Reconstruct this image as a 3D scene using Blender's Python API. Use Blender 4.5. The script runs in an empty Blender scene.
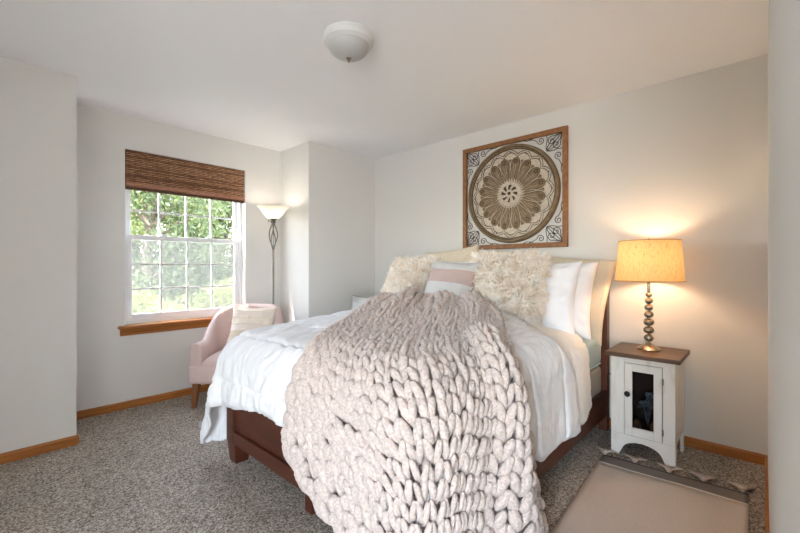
import bpy, bmesh, math, random
import numpy as np
from mathutils import Vector, Matrix
S = bpy.context.scene
COL = S.collection
random.seed(7)
RNG = np.random.default_rng(11)
PI = math.pi

def lin(c):
    return tuple(((x / 255) / 12.92 if x <= 10.3 else ((x / 255 + .055) / 1.055) ** 2.4) for x in c)

# ------------------------------------------------------------------ camera
HCAM, YAW, FPX = 1.1818, math.radians(42.7302), 393.37
# room plan: X runs along the window wall, Y runs along the bed wall
XB, YR, Y1, Y2, XL, XR, CE = 3.1902, -0.0192, 3.3525, 3.8918, 0.4614, 2.2782, 2.44
XW, YH = -2.5, -1.4                        # rear wall and hall wall behind the photographer
cam = bpy.data.objects.new('camera', bpy.data.cameras.new('camera'))
COL.objects.link(cam)
cam.data.sensor_width = 36
cam.data.lens = FPX / 800 * 36
cam.data.clip_start = .01
cam.location = (0, 0, HCAM)
fw = Vector((math.cos(YAW), math.sin(YAW), 0))
cam.rotation_euler = fw.to_track_quat('-Z', 'Y').to_euler()
S.camera = cam

# ------------------------------------------------------------------ sky, sun, daylight
W = bpy.data.worlds.new('sky'); S.world = W; W.use_nodes = True
wn = W.node_tree.nodes; wl = W.node_tree.links
sky = wn.new('ShaderNodeTexSky'); sky.sky_type = 'NISHITA'; sky.sun_disc = False
SUN_D = Vector((.45, -.235, -.80)).normalized()
sky.sun_elevation = math.asin(-SUN_D.z); sky.sun_rotation = math.atan2(-SUN_D.x, -SUN_D.y)
bg = wn['Background']; bg.inputs['Strength'].default_value = 9.0
hz = wn.new('ShaderNodeMixRGB'); hz.inputs[0].default_value = .75; hz.inputs[2].default_value = (.945, .975, 1.0, 1)   # thin bright cloud
wl.new(sky.outputs[0], hz.inputs[1]); wl.new(hz.outputs[0], bg.inputs['Color'])
sun = bpy.data.objects.new('sun', bpy.data.lights.new('sun', 'SUN')); COL.objects.link(sun)
sun.data.energy = 21.0; sun.data.angle = math.radians(.6); sun.data.color = (1, .95, .86)
sun.rotation_euler = SUN_D.to_track_quat('-Z', 'Y').to_euler()

def area(name, loc, direction, sx, sy, power, color=(1, 1, 1), portal=False):
    L = bpy.data.lights.new(name, 'AREA'); L.shape = 'RECTANGLE'; L.size = sx; L.size_y = sy
    L.energy = power; L.color = color
    o = bpy.data.objects.new(name, L); COL.objects.link(o); o.location = loc
    o.rotation_euler = Vector(direction).to_track_quat('-Z', 'Y').to_euler()
    if portal: L.cycles.is_portal = True
    return o
# sky light arrives through the alcove window and through a fill opening added behind the photographer
area('rear_fill_portal', (XW - .13, -.75, 1.08), (1, 0, 0), 1.0, 2.06, 1, portal=True)
area('window_portal', (1.365, Y2 + .14, 1.43), (0, -1, 0), 1.0, 1.45, 1, portal=True)
S.view_settings.view_transform = 'Standard'; S.view_settings.look = 'None'
S.view_settings.gamma = 1; S.view_settings.use_curve_mapping = False
S.view_settings.exposure = 1.06
S.cycles.use_denoising = True
S.cycles.max_bounces = 10; S.cycles.diffuse_bounces = 6; S.cycles.transparent_max_bounces = 24
S.cycles.sample_clamp_indirect = 6

# ------------------------------------------------------------------ materials
MATS = {}
def mat(name, col, rough=.6, metal=0, col2=None, nscale=8, nstretch=(1, 1, 1), ndetail=4, lo=.35, hi=.65,
        bump=0, bscale=60, bstretch=(1, 1, 1), bdist=.01, sheen=0, transl=0, spec=.5, coords='Object', bdetail=4):
    if name in MATS: return MATS[name]
    m = bpy.data.materials.new(name); m.use_nodes = True
    N = m.node_tree.nodes; L = m.node_tree.links; p = N['Principled BSDF']
    p.inputs['Roughness'].default_value = rough; p.inputs['Metallic'].default_value = metal
    p.inputs['Specular IOR Level'].default_value = spec
    c = lin(col); p.inputs['Base Color'].default_value = (*c, 1)
    tc = N.new('ShaderNodeTexCoord')
    def tex(scale, stretch, det):
        mp = N.new('ShaderNodeMapping'); mp.inputs['Scale'].default_value = stretch
        L.new(tc.outputs[coords], mp.inputs['Vector'])
        n = N.new('ShaderNodeTexNoise'); n.inputs['Scale'].default_value = scale; n.inputs['Detail'].default_value = det
        L.new(mp.outputs[0], n.inputs['Vector']); return n
    if col2 is not None:
        n = tex(nscale, nstretch, ndetail)
        r = N.new('ShaderNodeValToRGB'); r.color_ramp.elements[0].position = lo; r.color_ramp.elements[1].position = hi
        r.color_ramp.elements[0].color = (*c, 1); r.color_ramp.elements[1].color = (*lin(col2), 1)
        L.new(n.outputs['Fac'], r.inputs[0]); L.new(r.outputs[0], p.inputs['Base Color'])
        csrc = r.outputs[0]
    else: csrc = None
    if bump:
        n = tex(bscale, bstretch, bdetail); b = N.new('ShaderNodeBump'); b.inputs['Strength'].default_value = bump
        b.inputs['Distance'].default_value = bdist
        L.new(n.outputs['Fac'], b.inputs['Height']); L.new(b.outputs[0], p.inputs['Normal'])
    if sheen:
        p.inputs['Sheen Weight'].default_value = sheen; p.inputs['Sheen Roughness'].default_value = .4
    if transl:
        t = N.new('ShaderNodeBsdfTranslucent'); t.inputs['Color'].default_value = (*c, 1)
        if csrc: L.new(csrc, t.inputs['Color'])
        mx = N.new('ShaderNodeMixShader'); mx.inputs[0].default_value = transl
        L.new(p.outputs[0], mx.inputs[1]); L.new(t.outputs[0], mx.inputs[2])
        L.new(mx.outputs[0], N['Material Output'].inputs['Surface'])
    MATS[name] = m
    return m

def emat(name, col, strength):
    m = bpy.data.materials.new(name); m.use_nodes = True
    p = m.node_tree.nodes['Principled BSDF']
    p.inputs['Base Color'].default_value = (*lin(col), 1)
    p.inputs['Emission Color'].default_value = (*lin(col), 1); p.inputs['Emission Strength'].default_value = strength
    return m

def clear_mat(name, tint, gloss):
    m = bpy.data.materials.new(name); m.use_nodes = True
    N = m.node_tree.nodes; L = m.node_tree.links; N.remove(N['Principled BSDF'])
    t = N.new('ShaderNodeBsdfTransparent'); t.inputs['Color'].default_value = (*tint, 1)
    g = N.new('ShaderNodeBsdfGlossy'); g.inputs['Roughness'].default_value = .03
    f = N.new('ShaderNodeFresnel'); f.inputs['IOR'].default_value = 1.45
    k = N.new('ShaderNodeMath'); k.operation = 'MULTIPLY'; k.inputs[1].default_value = gloss
    L.new(f.outputs[0], k.inputs[0])
    mx = N.new('ShaderNodeMixShader'); L.new(k.outputs[0], mx.inputs[0])
    L.new(t.outputs[0], mx.inputs[1]); L.new(g.outputs[0], mx.inputs[2]); L.new(mx.outputs[0], N['Material Output'].inputs['Surface'])
    return m

def carpet_mat():
    m = bpy.data.materials.new('carpet'); m.use_nodes = True
    N = m.node_tree.nodes; L = m.node_tree.links; p = N['Principled BSDF']
    tc = N.new('ShaderNodeTexCoord')
    v = N.new('ShaderNodeTexVoronoi'); v.inputs['Scale'].default_value = 165
    n0 = N.new('ShaderNodeTexNoise'); n0.inputs['Scale'].default_value = 70; n0.inputs['Detail'].default_value = 3
    add = N.new('ShaderNodeMixRGB'); add.blend_type = 'ADD'; add.inputs[0].default_value = .02
    L.new(tc.outputs['Object'], add.inputs[1]); L.new(n0.outputs['Color'], add.inputs[2]); L.new(tc.outputs['Object'], n0.inputs['Vector'])
    L.new(add.outputs[0], v.inputs['Vector'])
    sep = N.new('ShaderNodeSeparateColor'); L.new(v.outputs['Color'], sep.inputs[0])
    r = N.new('ShaderNodeValToRGB'); e = r.color_ramp.elements
    e[0].position = 0; e[0].color = (*lin((98, 87, 77)), 1); e[1].position = 1; e[1].color = (*lin((214, 205, 194)), 1)
    for pos, c in ((.3, (142, 130, 118)), (.55, (170, 159, 146)), (.8, (190, 180, 168))):
        x = e.new(pos); x.color = (*lin(c), 1)
    L.new(sep.outputs[0], r.inputs[0])
    n2 = N.new('ShaderNodeTexNoise'); n2.inputs['Scale'].default_value = 3.2; n2.inputs['Detail'].default_value = 5
    L.new(tc.outputs['Object'], n2.inputs['Vector'])
    mr = N.new('ShaderNodeMapRange'); mr.inputs[1].default_value = .3; mr.inputs[2].default_value = .7; mr.inputs[3].default_value = 1.0; mr.inputs[4].default_value = 1.2
    L.new(n2.outputs[0], mr.inputs[0])
    mul = N.new('ShaderNodeMixRGB'); mul.blend_type = 'MULTIPLY'; mul.inputs[0].default_value = 1
    L.new(r.outputs[0], mul.inputs[1]); L.new(mr.outputs[0], mul.inputs[2]); L.new(mul.outputs[0], p.inputs['Base Color'])
    b = N.new('ShaderNodeBump'); b.inputs['Strength'].default_value = .9; b.inputs['Distance'].default_value = .008; b.invert = True
    L.new(v.outputs['Distance'], b.inputs['Height']); L.new(b.outputs[0], p.inputs['Normal'])
    p.inputs['Roughness'].default_value = .95; p.inputs['Specular IOR Level'].default_value = .1
    return m

def weave_mat(name, c1, c2, scale, ratio=2.5, rough=.85, bump=.5):
    "brick-like weave (rug, lampshade linen, quilt)"
    m = bpy.data.materials.new(name); m.use_nodes = True
    N = m.node_tree.nodes; L = m.node_tree.links; p = N['Principled BSDF']
    tc = N.new('ShaderNodeTexCoord'); br = N.new('ShaderNodeTexBrick')
    br.inputs['Scale'].default_value = scale; br.inputs['Mortar Size'].default_value = .03
    br.inputs['Brick Width'].default_value = .5 ; br.inputs['Row Height'].default_value = .5 / ratio
    br.inputs['Color1'].default_value = (*lin(c1), 1); br.inputs['Color2'].default_value = (*lin(c2), 1)
    br.inputs['Mortar'].default_value = (*lin(tuple(x * .82 for x in c1)), 1)
    L.new(tc.outputs['Object'], br.inputs['Vector']); L.new(br.outputs['Color'], p.inputs['Base Color'])
    b = N.new('ShaderNodeBump'); b.inputs['Strength'].default_value = bump; b.inputs['Distance'].default_value = .003; b.invert = True
    L.new(br.outputs['Fac'], b.inputs['Height']); L.new(b.outputs[0], p.inputs['Normal'])
    p.inputs['Roughness'].default_value = rough; p.inputs['Specular IOR Level'].default_value = .15
    return m

WALL = mat('wall_paint', (223, 221, 217), .9, bump=.12, bscale=90, bdist=.002, spec=.2)
CEIL = mat('ceiling_paint', (244, 244, 245), .95, bump=.15, bscale=70, bdist=.003, spec=.1)
OAK = mat('honey_oak_trim', (176, 112, 52), .42, col2=(140, 80, 32), nscale=3, nstretch=(2, 2, 40), lo=.3, hi=.7, bump=.05, bscale=20)
OAKH = mat('honey_oak_rail', (182, 118, 56), .42, col2=(142, 82, 34), nscale=3, nstretch=(1.5, 1.5, 60), lo=.3, hi=.7, bump=.05, bscale=20)
VINYL = mat('white_vinyl', (240, 241, 243), .4)
CARPET = carpet_mat()
GLASS = clear_mat('window_glass', (.98, .98, .978), .6)
DARKWOOD = mat('cherry_brown_wood', (92, 47, 30), .38, col2=(66, 31, 20), nscale=4, nstretch=(.6, .6, 8), lo=.3, hi=.7, bump=.04, bscale=30)
DUVET = mat('white_cotton', (233, 233, 235), .85, bump=.35, bscale=38, bstretch=(1, 1, 1), bdist=.004, sheen=.15, spec=.2)
SHERPA = mat('white_sherpa', (246, 245, 243), .95, bump=.7, bscale=130, bdist=.006, spec=.1)
PILLOWW = mat('white_percale', (240, 240, 244), .8, bump=.2, bscale=20, bdist=.006, spec=.2)
TEAL = mat('seafoam_sheet', (180, 204, 212), .8, bump=.2, bscale=25, bdist=.004, spec=.2)
BOXS = mat('box_spring_ticking', (186, 178, 168), .9, bump=.2, bscale=200, bdist=.002)
KNIT = mat('chenille_yarn', (188, 174, 167), .95, col2=(216, 202, 195), nscale=110, ndetail=6, bump=.8, bscale=170, bdist=.006, sheen=.3, spec=.08)
FUR = mat('cream_fur', (234, 219, 201), .75, col2=(252, 246, 238), nscale=14, spec=.2)
FURB = mat('cream_hide', (222, 205, 182), .95)
SHAM = mat('beige_sham_cotton', (206, 190, 166), .9, col2=(218, 204, 182), nscale=60, bump=.8, bscale=90, bdist=.005)
QUILT = weave_mat('quilted_cream', (226, 212, 190), (234, 221, 200), 42, 1.0, bump=1)
STRIPEP = mat('dusty_pink_weave', (182, 160, 152), .9, bump=.6, bscale=220, bdist=.004, spec=.15)
STRIPEW = mat('pale_grey_weave', (198, 196, 193), .9, bump=.9, bscale=160, bdist=.006, spec=.15)
STRIPEC = mat('cream_weave', (222, 208, 190), .9, bump=.7, bscale=200, bdist=.004, spec=.15)
PINK = mat('blush_upholstery', (210, 187, 180), .9, col2=(200, 176, 169), nscale=160, bump=.25, bscale=350, bdist=.002, sheen=.3, spec=.15)
NICKEL = mat('brushed_nickel', (118, 113, 106), .35, metal=1)
PEWTER = mat('antique_silver', (176, 168, 156), .28, metal=1, col2=(146, 136, 122), nscale=30)
WHITEWASH = mat('distressed_white', (226, 224, 219), .65, col2=(202, 196, 186), nscale=14, nstretch=(1, 1, .35), lo=.56, hi=.78, bump=.08, bscale=40)
WALNUT = mat('walnut_top', (98, 72, 54), .42, col2=(74, 52, 38), nscale=5, nstretch=(6, .6, 6), lo=.3, hi=.7)
BLACK = mat('black_iron', (26, 24, 23), .5)
INSIDE = mat('dark_cabinet_inside', (56, 38, 32), .8)
IRON = mat('bronze_iron', (66, 54, 42), .5, metal=.4)
ARTWOOD = mat('art_frame_wood', (156, 108, 66), .5, col2=(126, 82, 46), nscale=6, nstretch=(5, 5, 5), lo=.3, hi=.7)
ARTBROWN = mat('carved_gold_brown', (112, 93, 68), .65, col2=(134, 113, 86), nscale=30)
ARTCREAM = mat('carved_cream', (202, 192, 176), .75, col2=(184, 172, 156), nscale=40)
ARTDARK = mat('carved_groove_brown', (74, 58, 40), .8)
RUGM = weave_mat('rug_beige', (224, 209, 197), (216, 200, 188), 60, 2.2, bump=.6)
RUGG = mat('rug_grey', (122, 112, 106), .95, bump=.6, bscale=260, bdist=.003)
RUGD = mat('rug_dark', (66, 60, 58), .95)
RUGW = mat('rug_white', (226, 222, 216), .95)
TASSEL = mat('tassel_taupe', (200, 184, 172), .95, bump=.6, bscale=200)

# ------------------------------------------------------------------ mesh helpers
class MB:
    def __init__(s): s.v = []; s.f = []; s.m = []
    def add(s, vs, fs, mi=0):
        o = len(s.v); s.v += [tuple(v) for v in vs]; s.f += [tuple(i + o for i in f) for f in fs]; s.m += [mi] * len(fs)
    def box(s, x0, x1, y0, y1, z0, z1, mi=0):
        vs = [(x, y, z) for z in (z0, z1) for y in (y0, y1) for x in (x0, x1)]
        s.add(vs, [(0, 2, 3, 1), (4, 5, 7, 6), (0, 1, 5, 4), (2, 6, 7, 3), (0, 4, 6, 2), (1, 3, 7, 5)], mi)
    def prism(s, poly, a0, a1, axis=2, mi=0):
        "polygon extruded along an axis; poly in the two other coordinates in order"
        n = len(poly); vs = []
        for a in (a0, a1):
            for p in poly:
                q = list(p); q.insert(axis, a); vs.append(q)
        fs = [tuple(range(n))[::-1], tuple(range(n, 2 * n))] + [(i, (i + 1) % n, n + (i + 1) % n, n + i) for i in range(n)]
        s.add(vs, fs, mi)
    def taper(s, cx, cy, z0, z1, a0, b0, a1, b1, mi=0, dx=0, dy=0):
        vs = [(cx - a0 + dx, cy - b0 + dy, z0), (cx + a0 + dx, cy - b0 + dy, z0), (cx + a0 + dx, cy + b0 + dy, z0), (cx - a0 + dx, cy + b0 + dy, z0),
              (cx - a1, cy - b1, z1), (cx + a1, cy - b1, z1), (cx + a1, cy + b1, z1), (cx - a1, cy + b1, z1)]
        s.add(vs, [(3, 2, 1, 0), (4, 5, 6, 7), (0, 1, 5, 4), (1, 2, 6, 5), (2, 3, 7, 6), (3, 0, 4, 7)], mi)
    def lathe(s, prof, n=32, mi=0, cx=0, cy=0):
        vs = []; k = len(prof)
        for j in range(n):
            a = 2 * PI * j / n
            vs += [(cx + r * math.cos(a), cy + r * math.sin(a), z) for r, z in prof]
        fs = [(j * k + i, ((j + 1) % n) * k + i, ((j + 1) % n) * k + i + 1, j * k + i + 1) for j in range(n) for i in range(k - 1)]
        s.add(vs, fs, mi)
    def tube(s, pts, rad, n=8, mi=0, closed=False, cap=True):
        pts = np.array(pts, float); k = len(pts)
        rad = np.full(k, rad) if np.isscalar(rad) else np.array(rad)
        tan = np.roll(pts, -1, 0) - np.roll(pts, 1, 0) if closed else np.gradient(pts, axis=0)
        tan /= np.linalg.norm(tan, axis=1)[:, None] + 1e-12
        ref = np.array([0, 0, 1.]) if abs(tan[0][2]) < .9 else np.array([1., 0, 0])
        vs = []
        u = np.cross(tan[0], ref); u /= np.linalg.norm(u)
        for i in range(k):
            u = u - tan[i] * np.dot(u, tan[i]); u /= np.linalg.norm(u); w = np.cross(tan[i], u)
            for j in range(n):
                a = 2 * PI * j / n; vs.append(pts[i] + rad[i] * (math.cos(a) * u + math.sin(a) * w))
        fs = []
        for i in range(k if closed else k - 1):
            i2 = (i + 1) % k
            fs += [(i * n + j, i * n + (j + 1) % n, i2 * n + (j + 1) % n, i2 * n + j) for j in range(n)]
        if cap and not closed: fs += [tuple(range(n))[::-1], tuple(range((k - 1) * n, k * n))]
        s.add(vs, fs, mi)
    def sphere(s, c, rx, ry=None, rz=None, n=16, mi=0):
        ry = ry or rx; rz = rz or rx; h = n // 2; vs = []
        for i in range(h + 1):
            t = PI * i / h
            vs += [(c[0] + rx * math.sin(t) * math.cos(2 * PI * j / n), c[1] + ry * math.sin(t) * math.sin(2 * PI * j / n), c[2] + rz * math.cos(t)) for j in range(n)]
        s.add(vs, [(i * n + j, (i + 1) * n + j, (i + 1) * n + (j + 1) % n, i * n + (j + 1) % n) for i in range(h) for j in range(n)], mi)
    def grid(s, P, mi=0, closed_u=False):
        P = np.asarray(P); a, b = P.shape[:2]
        fs = [(i * b + j, i * b + j + 1, ((i + 1) % a) * b + j + 1, ((i + 1) % a) * b + j) for i in range(a if closed_u else a - 1) for j in range(b - 1)]
        s.add(P.reshape(-1, 3), fs, mi)

def build(name, mb, mats, parent=None, smooth=True, bevel=0, subd=0, label=None, seg=2, auto=40, weld=False):
    me = bpy.data.meshes.new(name); me.from_pydata(mb.v, [], mb.f); me.validate()
    mats = mats if isinstance(mats, (list, tuple)) else [mats]
    for m in mats: me.materials.append(m)
    if len(mats) > 1 and len(me.polygons) == len(mb.m): me.polygons.foreach_set('material_index', mb.m)
    bm = bmesh.new(); bm.from_mesh(me)
    if weld: bmesh.ops.remove_doubles(bm, verts=bm.verts, dist=1e-5)
    bmesh.ops.recalc_face_normals(bm, faces=bm.faces)
    if smooth:
        for f in bm.faces: f.smooth = True
        if auto:
            for e in bm.edges:
                if len(e.link_faces) == 2 and e.calc_face_angle(0) > math.radians(auto): e.smooth = False
    bm.to_mesh(me); bm.free()
    o = bpy.data.objects.new(name, me); COL.objects.link(o)
    if parent: o.parent = parent
    if label: o['label'] = label
    if bevel:
        b = o.modifiers.new('bevel', 'BEVEL'); b.width = bevel; b.segments = seg; b.limit_method = 'ANGLE'; b.angle_limit = math.radians(35)
    if subd:
        b = o.modifiers.new('subd', 'SUBSURF'); b.levels = subd; b.render_levels = subd
    return o

def thing(name, label, cat, loc=(0, 0, 0), rz=0, group=None):
    o = bpy.data.objects.new(name, None); COL.objects.link(o)
    o.location = loc; o.rotation_euler = (0, 0, rz); o['label'] = label; o['category'] = cat; o.empty_display_size = .1
    if group: o['group'] = group
    return o
def tag(o, label, cat, group=None, kind=None):
    o['label'] = label; o['category'] = cat
    if group: o['group'] = group
    if kind: o['kind'] = kind
    return o
def struct(o): o['kind'] = 'structure'; return o
def copy_tree(o, parent=None):
    c = o.copy(); COL.objects.link(c)
    if parent: c.parent = parent
    for ch in list(o.children): copy_tree(ch, c)
    return c

def vnoise(x, y, seed=0):
    "smooth 2-D value noise in -1..1"
    x = np.asarray(x, float); y = np.asarray(y, float)
    xi = np.floor(x).astype(np.int64); yi = np.floor(y).astype(np.int64); fx = x - xi; fy = y - yi
    fx = fx * fx * (3 - 2 * fx); fy = fy * fy * (3 - 2 * fy)
    def h(a, b):
        n = (a * 374761393 + b * 668265263 + seed * 974711) & 0xffffffff
        n = ((n ^ (n >> 13)) * 1274126177) & 0xffffffff
        return ((n ^ (n >> 16)) & 0xffff) / 32767.5 - 1
    return (h(xi, yi) * (1 - fx) + h(xi + 1, yi) * fx) * (1 - fy) + (h(xi, yi + 1) * (1 - fx) + h(xi + 1, yi + 1) * fx) * fy
def sstep(a, b, x):
    t = np.clip((np.asarray(x, float) - a) / (b - a), 0, 1); return t * t * (3 - 2 * t)

# ------------------------------------------------------------------ the room
def wallbox(name, *b, m=WALL):
    mb = MB(); mb.box(*b); return struct(build(name, mb, m, smooth=False))
wallbox('floor', XW - .2, XB + .2, YH - .2, Y2 + .16, -.1, 0, m=CARPET)
wallbox('ceiling', XW - .2, XB + .2, YH - .2, Y2 + .16, CE, CE + .1, m=CEIL)
wallbox('wall_bed', XB, XB + .14, YR - .14, Y1 + .05, 0, CE)
wallbox('wall_door', .3, XB + .14, YR - .13, YR, 0, CE)
wallbox('light_partition', -1.02, -.9, 1.1, Y1, 0, CE)  # unseen partition, added to keep rear light off the left closet front
wallbox('wall_hall_back', XW - .14, -1.02, 1.1, 1.22, 0, CE)
wallbox('wall_closet_left', -1.02, XL, Y1, Y2 + .16, 0, CE)
wallbox('wall_closet_right', XR, XB + .14, Y1, Y2 + .16, 0, CE)
wallbox('wall_hall', XW - .14, .44, YH - .14, YH, 0, CE)
wallbox('wall_hall_side', .3, .44, YH, YR - .13, 0, CE)
WX0, WX1, WZ0, WZ1 = .849, 1.881, .69, 2.162
mb = MB()
for b in ((XL, WX0, 0, CE), (WX1, XR, 0, CE), (WX0, WX1, 0, WZ0 - .012), (WX0, WX1, WZ1, CE)):
    mb.box(b[0], b[1], Y2, Y2 + .16, b[2], b[3])
struct(build('wall_window', mb, WALL, smooth=False))
mb = MB()                                   # unseen rear wall, with a bare opening added to let in fill daylight
for b in ((YH, -1.25, 0, CE), (-.25, 1.22, 0, CE), (-1.25, -.25, 0, .05), (-1.25, -.25, 2.1, CE)):
    mb.box(XW - .14, XW, b[0], b[1], b[2], b[3])
struct(build('wall_rear', mb, WALL, smooth=False))

def baseboard(name, a, b, nrm, h=.06, t=.013):
    "oak baseboard along the floor from a to b, standing out along nrm"
    a = Vector((*a, 0)); b = Vector((*b, 0)); n = Vector((*nrm, 0)); d = (b - a).normalized()
    mb = MB(); prof = [(0, 0), (t, 0), (t, h - .012), (t * .6, h - .003), (0, h)]
    vs = []
    for p in (a, b):
        for q in prof: vs.append(p + n * (q[0] + .0005) + Vector((0, 0, q[1] + .001)))
    k = len(prof)
    mb.add(vs, [tuple(range(k)), tuple(range(2 * k - 1, k - 1, -1))] + [(i, (i + 1) % k, k + (i + 1) % k, k + i) for i in range(k)])
    o = struct(build(name, mb, OAKH, smooth=False)); return o
BH = .062
baseboard('baseboard_bed', (XB, YR), (XB, Y1), (-1, 0), BH)
baseboard('baseboard_closet_right', (XR, Y1), (XB, Y1), (0, -1), BH)
baseboard('baseboard_alcove_right', (XR, Y1), (XR, Y2), (-1, 0), BH)
baseboard('baseboard_window', (XL, Y2), (XR, Y2), (0, -1), BH)
baseboard('baseboard_closet_left', (-.9, Y1), (XL, Y1), (0, -1), BH)
baseboard('baseboard_alcove_left', (XL, Y1), (XL, Y2), (1, 0), BH)
baseboard('baseboard_door', (.32, YR), (XB, YR), (0, 1), BH)

# ------------------------------------------------------------------ window
win = thing('window_1', 'white double-hung window with grid panes in the alcove wall', 'window', (WX0, Y2, WZ0)); win['kind'] = 'structure'
WW, WH = WX1 - WX0, WZ1 - WZ0
def rectframe(mb, x0, x1, z0, z1, y0, y1, w, wb=None, wt=None):
    wb = wb or w; wt = wt or w
    mb.box(x0, x0 + w, y0, y1, z0, z1); mb.box(x1 - w, x1, y0, y1, z0, z1)
    mb.box(x0 + w, x1 - w, y0, y1, z0, z0 + wb); mb.box(x0 + w, x1 - w, y0, y1, z1 - wt, z1)
mb = MB(); rectframe(mb, 0, WW, 0, WH, .075, .15, .028, .035); build('window_frame', mb, VINYL, win, smooth=False, bevel=.003)
MR = .745                                   # meeting rail height inside the opening
def sash(name, z0, z1, y, w, rows, lab=None):
    s = MB(); rectframe(s, .03, WW - .03, z0, z1, y, y + .03, w, w * 1.15, w * 1.0)
    so = build(name, s, VINYL, win, smooth=False, bevel=.003)
    mu = MB(); gx0, gx1, gz0, gz1 = .03 + w, WW - .03 - w, z0 + w * 1.15, z1 - w
    for i in range(1, 4):
        x = gx0 + (gx1 - gx0) * i / 4; mu.box(x - .008, x + .008, y + .009, y + .021, gz0, gz1)
    for i in range(1, rows):
        z = gz0 + (gz1 - gz0) * i / rows; mu.box(gx0, gx1, y + .0095, y + .0205, z - .008, z + .008)
    build('muntin_grid', mu, VINYL, so, smooth=False)
    g = MB(); g.box(gx0, gx1, y + .014, y + .016, gz0, gz1); build('pane', g, GLASS, so, smooth=False)
    return so
sash('lower_sash', .035, MR + .02, .085, .04, 3)
sash('upper_sash', MR - .02, WH - .03, .118, .036, 3)
SCREEN = bpy.data.materials.new('insect_mesh'); SCREEN.use_nodes = True
N = SCREEN.node_tree.nodes; L = SCREEN.node_tree.links
t = N.new('ShaderNodeBsdfTransparent'); d = N['Principled BSDF']; d.inputs['Base Color'].default_value = (.07, .068, .064, 1); d.inputs['Roughness'].default_value = .6
tl = N.new('ShaderNodeBsdfTranslucent'); tl.inputs['Color'].default_value = (.10, .097, .09, 1)
m1 = N.new('ShaderNodeMixShader'); m1.inputs[0].default_value = .6; L.new(d.outputs[0], m1.inputs[1]); L.new(tl.outputs[0], m1.inputs[2])
mx = N.new('ShaderNodeMixShader'); mx.inputs[0].default_value = .32
L.new(t.outputs[0], mx.inputs[1]); L.new(m1.outputs[0], mx.inputs[2]); L.new(mx.outputs[0], N['Material Output'].inputs['Surface'])
mb = MB(); mb.box(.03, WW - .03, .1535, .1545, .035, MR); build('insect_screen', mb, SCREEN, win, smooth=False, label='grey insect screen outside the lower sash')
mb = MB(); mb.box(WW * .28, WW * .28 + .05, .078, .095, MR + .02, MR + .032); mb.box(WW * .66, WW * .66 + .05, .078, .095, MR + .02, MR + .032)
build('sash_lock', mb, VINYL, win, smooth=False, bevel=.003)
# oak stool with apron under the window
mb = MB(); mb.box(WX0 + .001, WX1 - .001, Y2 + .002, Y2 + .074, WZ0 - .011, WZ0 - .001)
poly = [(Y2 - .052, WZ0 - .02), (Y2 - .055, WZ0 - .008), (Y2 - .0505, WZ0 - .001), (Y2 - .001, WZ0 - .001), (Y2 - .001, WZ0 - .022)]
mb.prism(poly, WX0 - .05, WX1 + .05, 0)
poly = [(Y2 - .045, WZ0 - .022), (Y2 - .001, WZ0 - .022), (Y2 - .001, WZ0 - .082), (Y2 - .014, WZ0 - .082), (Y2 - .018, WZ0 - .06)]
mb.prism(poly, WX0 - .035, WX1 + .035, 0)
sill = struct(build('trim_1', mb, OAKH, smooth=False))

# ------------------------------------------------------------------ woven wood shade
REED = [mat('reed_dark', (66, 40, 26), .6, col2=(112, 72, 46), nscale=20, nstretch=(1.2, 5, 14)),
        mat('reed_mid', (98, 60, 38), .6, col2=(178, 130, 92), nscale=24, nstretch=(.9, 5, 22), lo=.48, hi=.56),
        mat('reed_tan', (150, 100, 66), .6, col2=(226, 180, 138), nscale=26, nstretch=(.9, 5, 22), lo=.46, hi=.56),
        mat('reed_red', (150, 98, 74), .6, col2=(190, 142, 116), nscale=22, nstretch=(1, 5, 10))]
shade = thing('roman_shade', 'dark brown woven wood roman shade, drawn up at the window top', 'window shade', (WX0, Y2, WZ1))
def reeds(zt, zb, y, seq, pitch=.0072, bulge=0):
    mb = MB(); z = zt; i = 0
    while z > zb:
        yy = y - bulge * math.sin(PI * (zt - z) / (zt - zb))
        n = 5; prof = [(yy - .003 * math.sin(PI * k / n), z - .0035 + .0035 * math.cos(PI * k / n)) for k in range(n + 1)]
        P = np.array([[(x, a, b) for a, b in prof] for x in np.linspace(.008, WW - .008, 2)])
        mb.grid(P, seq(i, z)); z -= pitch; i += 1
    return mb
rs = random.Random(3)
def seq1(i, z):
    return rs.choice([1, 2, 2]) if i % 2 else 0
mb = MB(); mb.box(.006, WW - .006, .012, .05, -.04, -.003); build('headrail', mb, REED[0], shade, smooth=False)
mb = reeds(-.004, -.17, .006, seq1)
for x in np.arange(.03, WW, .0425): mb.tube([(x, .0015, -.004), (x, .0015, -.17)], .0012, 5, 0)
build('valance', mb, REED, shade, auto=0)
mb = reeds(-.155, -.30, .018, seq1, bulge=.012)
for x in np.arange(.03, WW, .0425): mb.tube([(x, .012 - .01 * math.sin(PI * k / 6), -.155 - .145 * k / 6) for k in range(7)], .0012, 5, 0)
mb.box(.006, WW - .006, .022, .025, -.33, -.006, 0)
build('woven_panel', mb, REED, shade, auto=0)
mb = MB(); P = []
for x in (.008, WW - .008):
    P.append([(x, .012 - .022 * math.sin(a), -.29 + .012 * math.cos(a) * 1.6) for a in np.linspace(0, PI, 10)])
mb.grid(P, 0); mb.box(.008, WW - .008, .0, .016, -.335, -.312, 1)
build('bottom_fold', mb, [REED[3], REED[0]], shade)

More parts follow.
